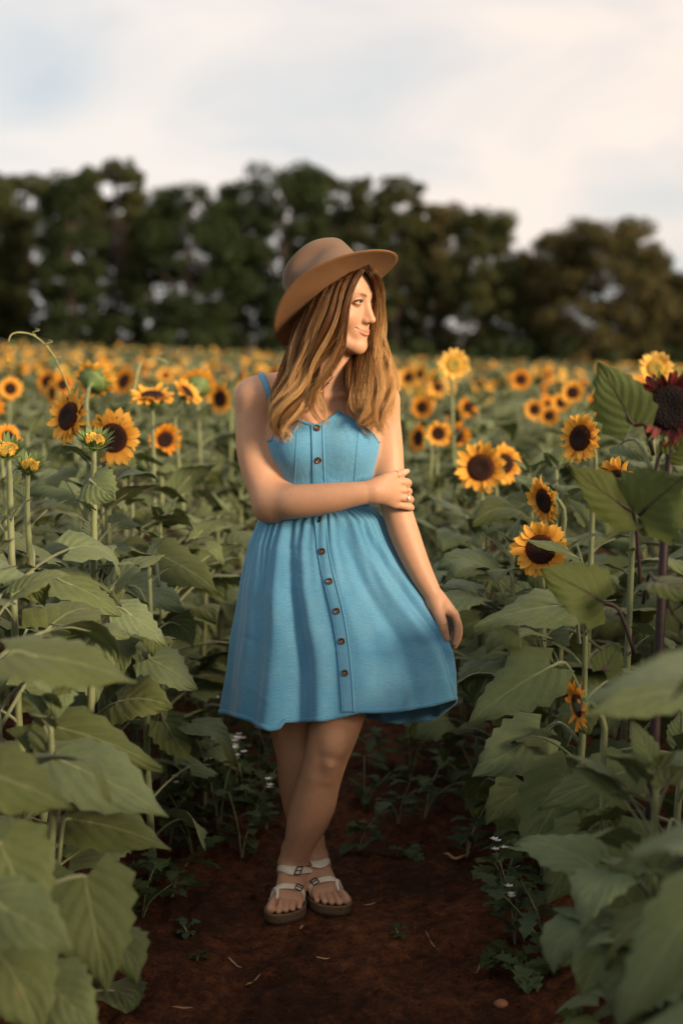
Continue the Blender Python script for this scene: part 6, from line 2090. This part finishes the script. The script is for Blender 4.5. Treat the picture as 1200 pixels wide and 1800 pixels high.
for (x, y, d) in rest:
    mass_plant(x, y, FR.uniform(0.98, 1.2), FR.rand() < 0.7, 10)
# out of frame on both sides near the woman: they throw their shade on the path
for (x, y, d) in cand:
    if not in_view(x, d, 0.22) and abs(x) < 3.3 and y < 9:
        mass_plant(x, y, FR.uniform(1.02, 1.22), FR.rand() < 0.5, 12)
for y in np.arange(-3, 16, 0.8):
    for x in np.arange(4.9, 13, 0.75):
        for s_ in (-1, 1):
            mass_plant(s_ * x + FR.normal(0, .15), y + FR.normal(0, .2), FR.uniform(1.0, 1.22), FR.rand() < 0.5, 5, 1.3)
y = 16.0
while y < 60:
    step = 0.42 + 0.012 * (y - 16)
    w = 0.25 * (y - CAM_Y) + 5.0
    n = int(2 * w / (0.50 + 0.006 * (y - 16)))
    for x in np.linspace(-w, w, n):
        mass_plant(x + FR.normal(0, .12), y + FR.normal(0, .12), FR.uniform(1.0, 1.22), FR.rand() < 0.40, 8 if y < 28 else 5, 1.25, stem=y < 22)
    y += step
me = mesh_data('sunflower_field', np.vstack(mass.V), np.vstack(mass.F), [M_LEAF, M_STEM, M_DISC, M_PETAL_ORANGE, M_PETAL, M_BRACT], mat_idx=np.concatenate(mass.M), uv=np.vstack(mass.UV))
mo = add('sunflower_field', me); mo['kind'] = 'stuff'
mo['label'] = 'blurred far rows of sunflowers reaching to the trees'
print('mass', len(me.polygons), round(time.time() - T_START, 1))
# ------------------------------------------------------------------ small things on and beside the path
M_WEED = m_leaf('weed_leaf', (0.035, 0.058, 0.020), (0.075, 0.105, 0.036), (0.09, 0.12, 0.05), tr=0.25, sheen=0.0, vein_amt=0.3)
M_WHITE = plain('white_flower', (0.75, 0.70, 0.72), 0.6)
WR = np.random.RandomState(31)
def lobed(L, W, rng, el, droop):
    """a leaf with lobes along both edges"""
    n = 11; u = np.linspace(0, 1, n)
    p, a, mid = np.zeros(3), el, []
    for i in range(n):
        mid.append(p.copy()); p = p + np.array([math.cos(a), 0, math.sin(a)]) * L / (n - 1); a -= droop / n
    mid = np.array(mid)
    w = W / 2 * np.interp(u, [0, 0.12, 0.3, 0.6, 0.85, 1], [0.06, 0.2, 0.75, 1.0, 0.6, 0.02]) * np.where(np.arange(n) % 2 == 0, 1.15, 0.62)
    V = np.stack([np.stack([mid[:, 0] + (0.04 * L if s else 0), s * w, mid[:, 2] + abs(s) * w * 0.25 + rng.normal(0, 0.002, n)], 1) for s in (-1, 0, 1)], 1).reshape(-1, 3)
    UV = np.array([[(q, s) for s in (-1, 0, 1)] for q in u], float).reshape(-1, 2)
    return V, grid_faces(n, 3), UV
def weed_parts(rng, nleaf, size, tall, flowers=0):
    Vs, Fs, Us, off = [], [], [], 0
    a = rng.uniform(0, 6.28); hs = []
    nst = max(1, int(tall * 14))
    tips = [(rng.normal(0, 0.06) * tall * 4, rng.normal(0, 0.06) * tall * 4, tall * rng.uniform(0.7, 1.1)) for _ in range(nst)]
    st = []
    for tp in tips:
        st.append(catmull(np.array([(0, 0, -0.01), (tp[0] * 0.3, tp[1] * 0.3, tp[2] * 0.5), tp]), 6))
    for k in range(nleaf):
        V, F, U = lobed(size * rng.uniform(0.7, 1.2), size * rng.uniform(0.38, 0.6), rng, rng.uniform(0.1, 0.9), rng.uniform(0.4, 1.6))
        a += 2.4 + rng.normal(0, 0.3)
        s = st[rng.randint(nst)]; q = s[rng.randint(1, 6)]
        Vs.append(V @ rotz(a).T + q); Fs.append(F + off); Us.append(U); off += len(V)
    leaf = (np.vstack(Vs), np.vstack(Fs), np.vstack(Us))
    stems = join([tube(s, np.linspace(0.003, 0.0014, 6), 5) for s in st])
    fl = None
    if flowers:
        fv = []
        for k in range(flowers):
            c = st[rng.randint(nst)][5] + rng.normal(0, 0.012, 3)
            for q in range(5):
                V = np.array([(0, 0, 0), (0.007, -0.004, 0.003), (0.013, 0, 0.004), (0.007, 0.004, 0.003)]) @ rotz(q * 1.2566).T + c
                fv.append((V, np.array([[0, 1, 2, 3]])))
        fl = join(fv)
    return leaf, stems, fl
WVAR = []
for (n, s, t, f) in ((9, 0.075, 0.05, 0), (12, 0.085, 0.09, 0), (16, 0.085, 0.16, 0), (26, 0.080, 0.24, 9), (7, 0.045, 0.03, 0), (30, 0.085, 0.28, 6)):
    lf, sm, fl = weed_parts(WR, n, s, t, f)
    WVAR.append((mesh_data('leaves', lf[0], lf[1], [M_WEED], uv=lf[2]), mesh_data('stalks', sm[0], sm[1], [M_STEM]), mesh_data('blossoms', fl[0], fl[1], [M_WHITE], smooth=False) if fl else None))
def weed(px, py, var, sc, label):
    y = CAM_Y + CAM_H / math.tan(PITCH + math.atan((py - 900) / FPX)); p = P(px, py, y)
    r = empty('weed', (p[0], p[1], GROUND(p[0], p[1])), WR.uniform(0, 6.28)); r.scale = (sc,) * 3
    a, b, c = WVAR[var]
    add('leaves', a, r); add('stalks', b, r)
    if c: add('blossoms', c, r)
    tag(r, label, 'weed', 'weeds along the edges of the path')
for w in ((300, 1582, 1, 1.15, 'lobed dark weed standing alone on bare soil left of the sandals'),
          (265, 1565, 0, 0.9, 'low three-leaved weed just left of the lobed dark one'),
          (340, 1500, 2, 1.1, 'leafy weed between the left leaves and the lobed dark one'),
          (640, 1420, 2, 0.9, 'low weed right behind her front calf'),
          (580, 1345, 5, 0.7, 'tall weed seen between her knee and the hem, far back'),
          (720, 1370, 5, 0.8, 'tall weed midway between the jagged weeds and the hem'),
          (480, 1400, 3, 0.9, 'flowering weed close behind her back leg'),
          (250, 1620, 2, 0.8, 'weed at the tip of the hanging leaf at lower left'),
          (300, 1400, 5, 0.9, 'tall weed in the dark gap under the left leaves'),
          (370, 1320, 5, 1.0, 'tall weed farthest back at the left side of the path'),
          (425, 1500, 2, 1.0, 'spreading weed on the soil left of her shins'),
          (330, 1450, 3, 0.9, 'white-flecked weed behind the lobed dark one'),
          (670, 1350, 2, 1.1, 'weed just right of her knee, far down the path'),
          (760, 1320, 5, 0.8, 'tall weed under the right end of the hem'),
          (820, 1500, 2, 1.0, 'weed beside the curled dry stalk'),
          (870, 1500, 3, 0.9, 'bushy weed in the shade of the right leaves'),
          (300, 1490, 2, 1.0, 'weed tucked under the tip of the lowest pale leaf at left'),
          (385, 1470, 3, 1.0, 'bushy weed with white flecks left of her shins'),
          (440, 1465, 3, 0.95, 'bushy weed with white blossoms touching her left shin'),
          (470, 1455, 2, 0.9, 'leafy weed directly behind her left calf'),
          (415, 1415, 5, 1.0, 'tall bushy weed below the left end of the dress hem'),
          (360, 1420, 5, 0.9, 'tall dark weed at the left foot of the flowering one'),
          (455, 1370, 5, 0.95, 'tall weed in the gap between hem and her back leg'),
          (395, 1360, 5, 1.0, 'white-flowered weed under the left tip of the hem'),
          (345, 1370, 2, 1.1, 'weed at the stem of the left knee-high sunflower'),
          (330, 1640, 4, 1.0, 'tiny weed on the soil at far lower left'),
          (345, 1690, 4, 0.8, 'tiny star-shaped seedling lowest on the left of the path'),
          (700, 1655, 4, 0.7, 'tiny pale seedling right of the sandals'),
          (630, 1500, 1, 0.95, 'small weed right of her ankles'),
          (700, 1455, 2, 0.8, 'weed with jagged leaves in the middle of the path behind her'),
          (745, 1440, 2, 1.05, 'larger jagged weed right of the middle of the path'),
          (720, 1505, 0, 0.9, 'flat rosette in front of the jagged weeds'),
          (790, 1370, 2, 1.0, 'weed in the shade under the dark drooping leaf'),
          (840, 1420, 2, 1.1, 'weed at the right edge of the path below the drooping leaf'),
          (885, 1590, 2, 1.1, 'weed under the large toothed leaf at right'),
          (905, 1660, 3, 0.9, 'dark bushy weed at lower right of the path'),
          (960, 1700, 2, 1.2, 'dark weed between the bushy one and the corner leaf'),
          (930, 1735, 0, 1.2, 'flat weed lowest on the right of the path'),
          (890, 1700, 0, 1.0, 'flat small weed left of the dark bushy one')):
    weed(*w)
M_STRAW = plain('dry_straw', (0.30, 0.19, 0.10), 0.8, var=0.3)
M_STONE_R = plain('red_stone', (0.22, 0.085, 0.040), 0.9, var=0.3, scale=60, bump=0.5, bscale=120)
def straw(px, py, ang, L, r, label, bend=0.1):
    y = CAM_Y + CAM_H / math.tan(PITCH + math.atan((py - 900) / FPX)); p = P(px, py, y)
    c, s = math.cos(ang), math.sin(ang)
    t = np.linspace(-0.5, 0.5, 7)
    pts = np.array([(p[0] + L * q * c - bend * L * q * q * s, p[1] + L * q * s + bend * L * q * q * c, 0) for q in t])
    pts[:, 2] = [GROUND(a, b) + r * 0.9 for a, b in pts[:, :2]]
    V, F = tube(pts, np.full(7, r) * np.array([0.5, 0.9, 1, 1, 1, 0.8, 0.4]), 5)
    o = add('twig', mesh_data('twig', V, F, [M_STRAW])); tag(o, label, 'twig', 'dry stalk pieces on the path')
for q in ((802, 1501, 0.35, 0.075, 0.005, 'curled dry stalk piece right of the sandals, the largest'),
          (568, 1684, 0.1, 0.035, 0.0022, 'short straw in the middle of the path below the sandals'),
          (412, 1690, -0.6, 0.04, 0.0025, 'straw on the soil below the lobed weed'),
          (760, 1655, -1.0, 0.06, 0.0018, 'thin straw leaning right of the pale seedling'),
          (322, 1768, 0.5, 0.05, 0.0018, 'thin straw at the lower left edge of the path'),
          (232, 1752, 0.1, 0.05, 0.002, 'straw lying flat beside the hanging leaf at lower left'),
          (445, 1715, 0.8, 0.045, 0.002, 'straw lowest on the left half of the bare path'),
          (530, 1632, 1.3, 0.02, 0.003, 'chip of dry stalk just in front of the sandals'),
          (650, 1590, 0.2, 0.03, 0.002, 'short straw right of the right-hand sandal'),
          (840, 1700, 1.2, 0.04, 0.0018, 'upright-lying straw near the dark bushy weed')):
    straw(*q)
V, F = uv_sphere((0, 0, 0), (0.016, 0.012, 0.009), 9, 14)
V = V * (1 + 0.18 * (VN(V[:, 0] * 90, V[:, 1] * 90 + V[:, 2] * 50, 1.0) - 0.5))[:, None]
yb_ = CAM_Y + CAM_H / math.tan(PITCH + math.atan((1781 - 900) / FPX)); pb = P(880, 1781, yb_)
o = add('pebble', mesh_data('pebble', V, F, [M_STONE_R]), loc=(pb[0], pb[1], GROUND(pb[0], pb[1]) + 0.005)); tag(o, 'reddish pebble at the bottom right of the path', 'pebble')
# loose crumbs of earth and litter: past counting
NCR = 5200
xs = WR.normal(-0.03, 0.30, NCR); ys = WR.uniform(-0.95, 2.2, NCR)
base = np.array([(0, 0, 0.6), (1, 0, 0), (0, 1, 0), (-1, 0, 0), (0, -1, 0), (0, 0, -0.5)])
fc = np.array([[0, 1, 2, 2], [0, 2, 3, 3], [0, 3, 4, 4], [0, 4, 1, 1]])
tri = np.array([[0, 1, 2], [0, 2, 3], [0, 3, 4], [0, 4, 1], [5, 2, 1], [5, 3, 2], [5, 4, 3], [5, 1, 4]])
sz = 0.0022 + 0.0085 * WR.rand(NCR) ** 5
zz = ground_z(xs, ys)
V = (base[None] * sz[:, None, None] * WR.uniform(0.5, 1.3, (NCR, 6, 3))) + np.stack([xs, ys, zz + sz * 0.15], 1)[:, None]
F = (tri[None] + (np.arange(NCR) * 6)[:, None, None]).reshape(-1, 3)
cr = add('soil_crumbs', mesh_data('soil_crumbs', V.reshape(-1, 3), F, [M_SOIL], smooth=False)); cr['kind'] = 'stuff'; cr['label'] = 'loose crumbs of red earth on the path'
# the tendrils
M_TENDRIL = plain('tendril', (0.28, 0.27, 0.10), 0.6)
def tendril(tab, y, r, label, curls):
    pts = catmull(np.array([P(a, b, y + c) for a, b, c in tab]), 60)
    ps = [tube(pts, np.linspace(r, r * 0.45, 60), 5)]
    for f in curls:
        q = pts[int(f * 59)]; t = np.linspace(0, 1, 16)
        cc = q + np.stack([0.016 * t * np.cos(8 * t), 0.012 * t * np.sin(8 * t), 0.022 * t], 1)
        ps.append(tube(cc, np.linspace(r * 0.6, r * 0.25, 16), 4))
    V, F = join(ps)
    o = add('vine_tendril', mesh_data('vine_tendril', V, F, [M_TENDRIL])); tag(o, label, 'vine', 'vine tendrils')
tendril([(124, 695, 0), (116, 672, .01), (104, 645, 0), (92, 622, -.01), (76, 602, 0), (56, 588, .01), (34, 584, 0), (20, 588, -.01), (15, 600, -.02)], 0.55, 0.0034, 'thin curling vine tendril rising from the sunflower tilted left', (0.3, 0.45, 0.6))
tendril([(235, 690, 0), (242, 655, 0), (250, 636, .01), (268, 630, 0), (288, 633, -.01), (296, 640, 0)], 1.6, 0.0045, 'short blurred vine tendril above the flat upturned sunflower', (0.7,))
print('small', round(time.time() - T_START, 1))
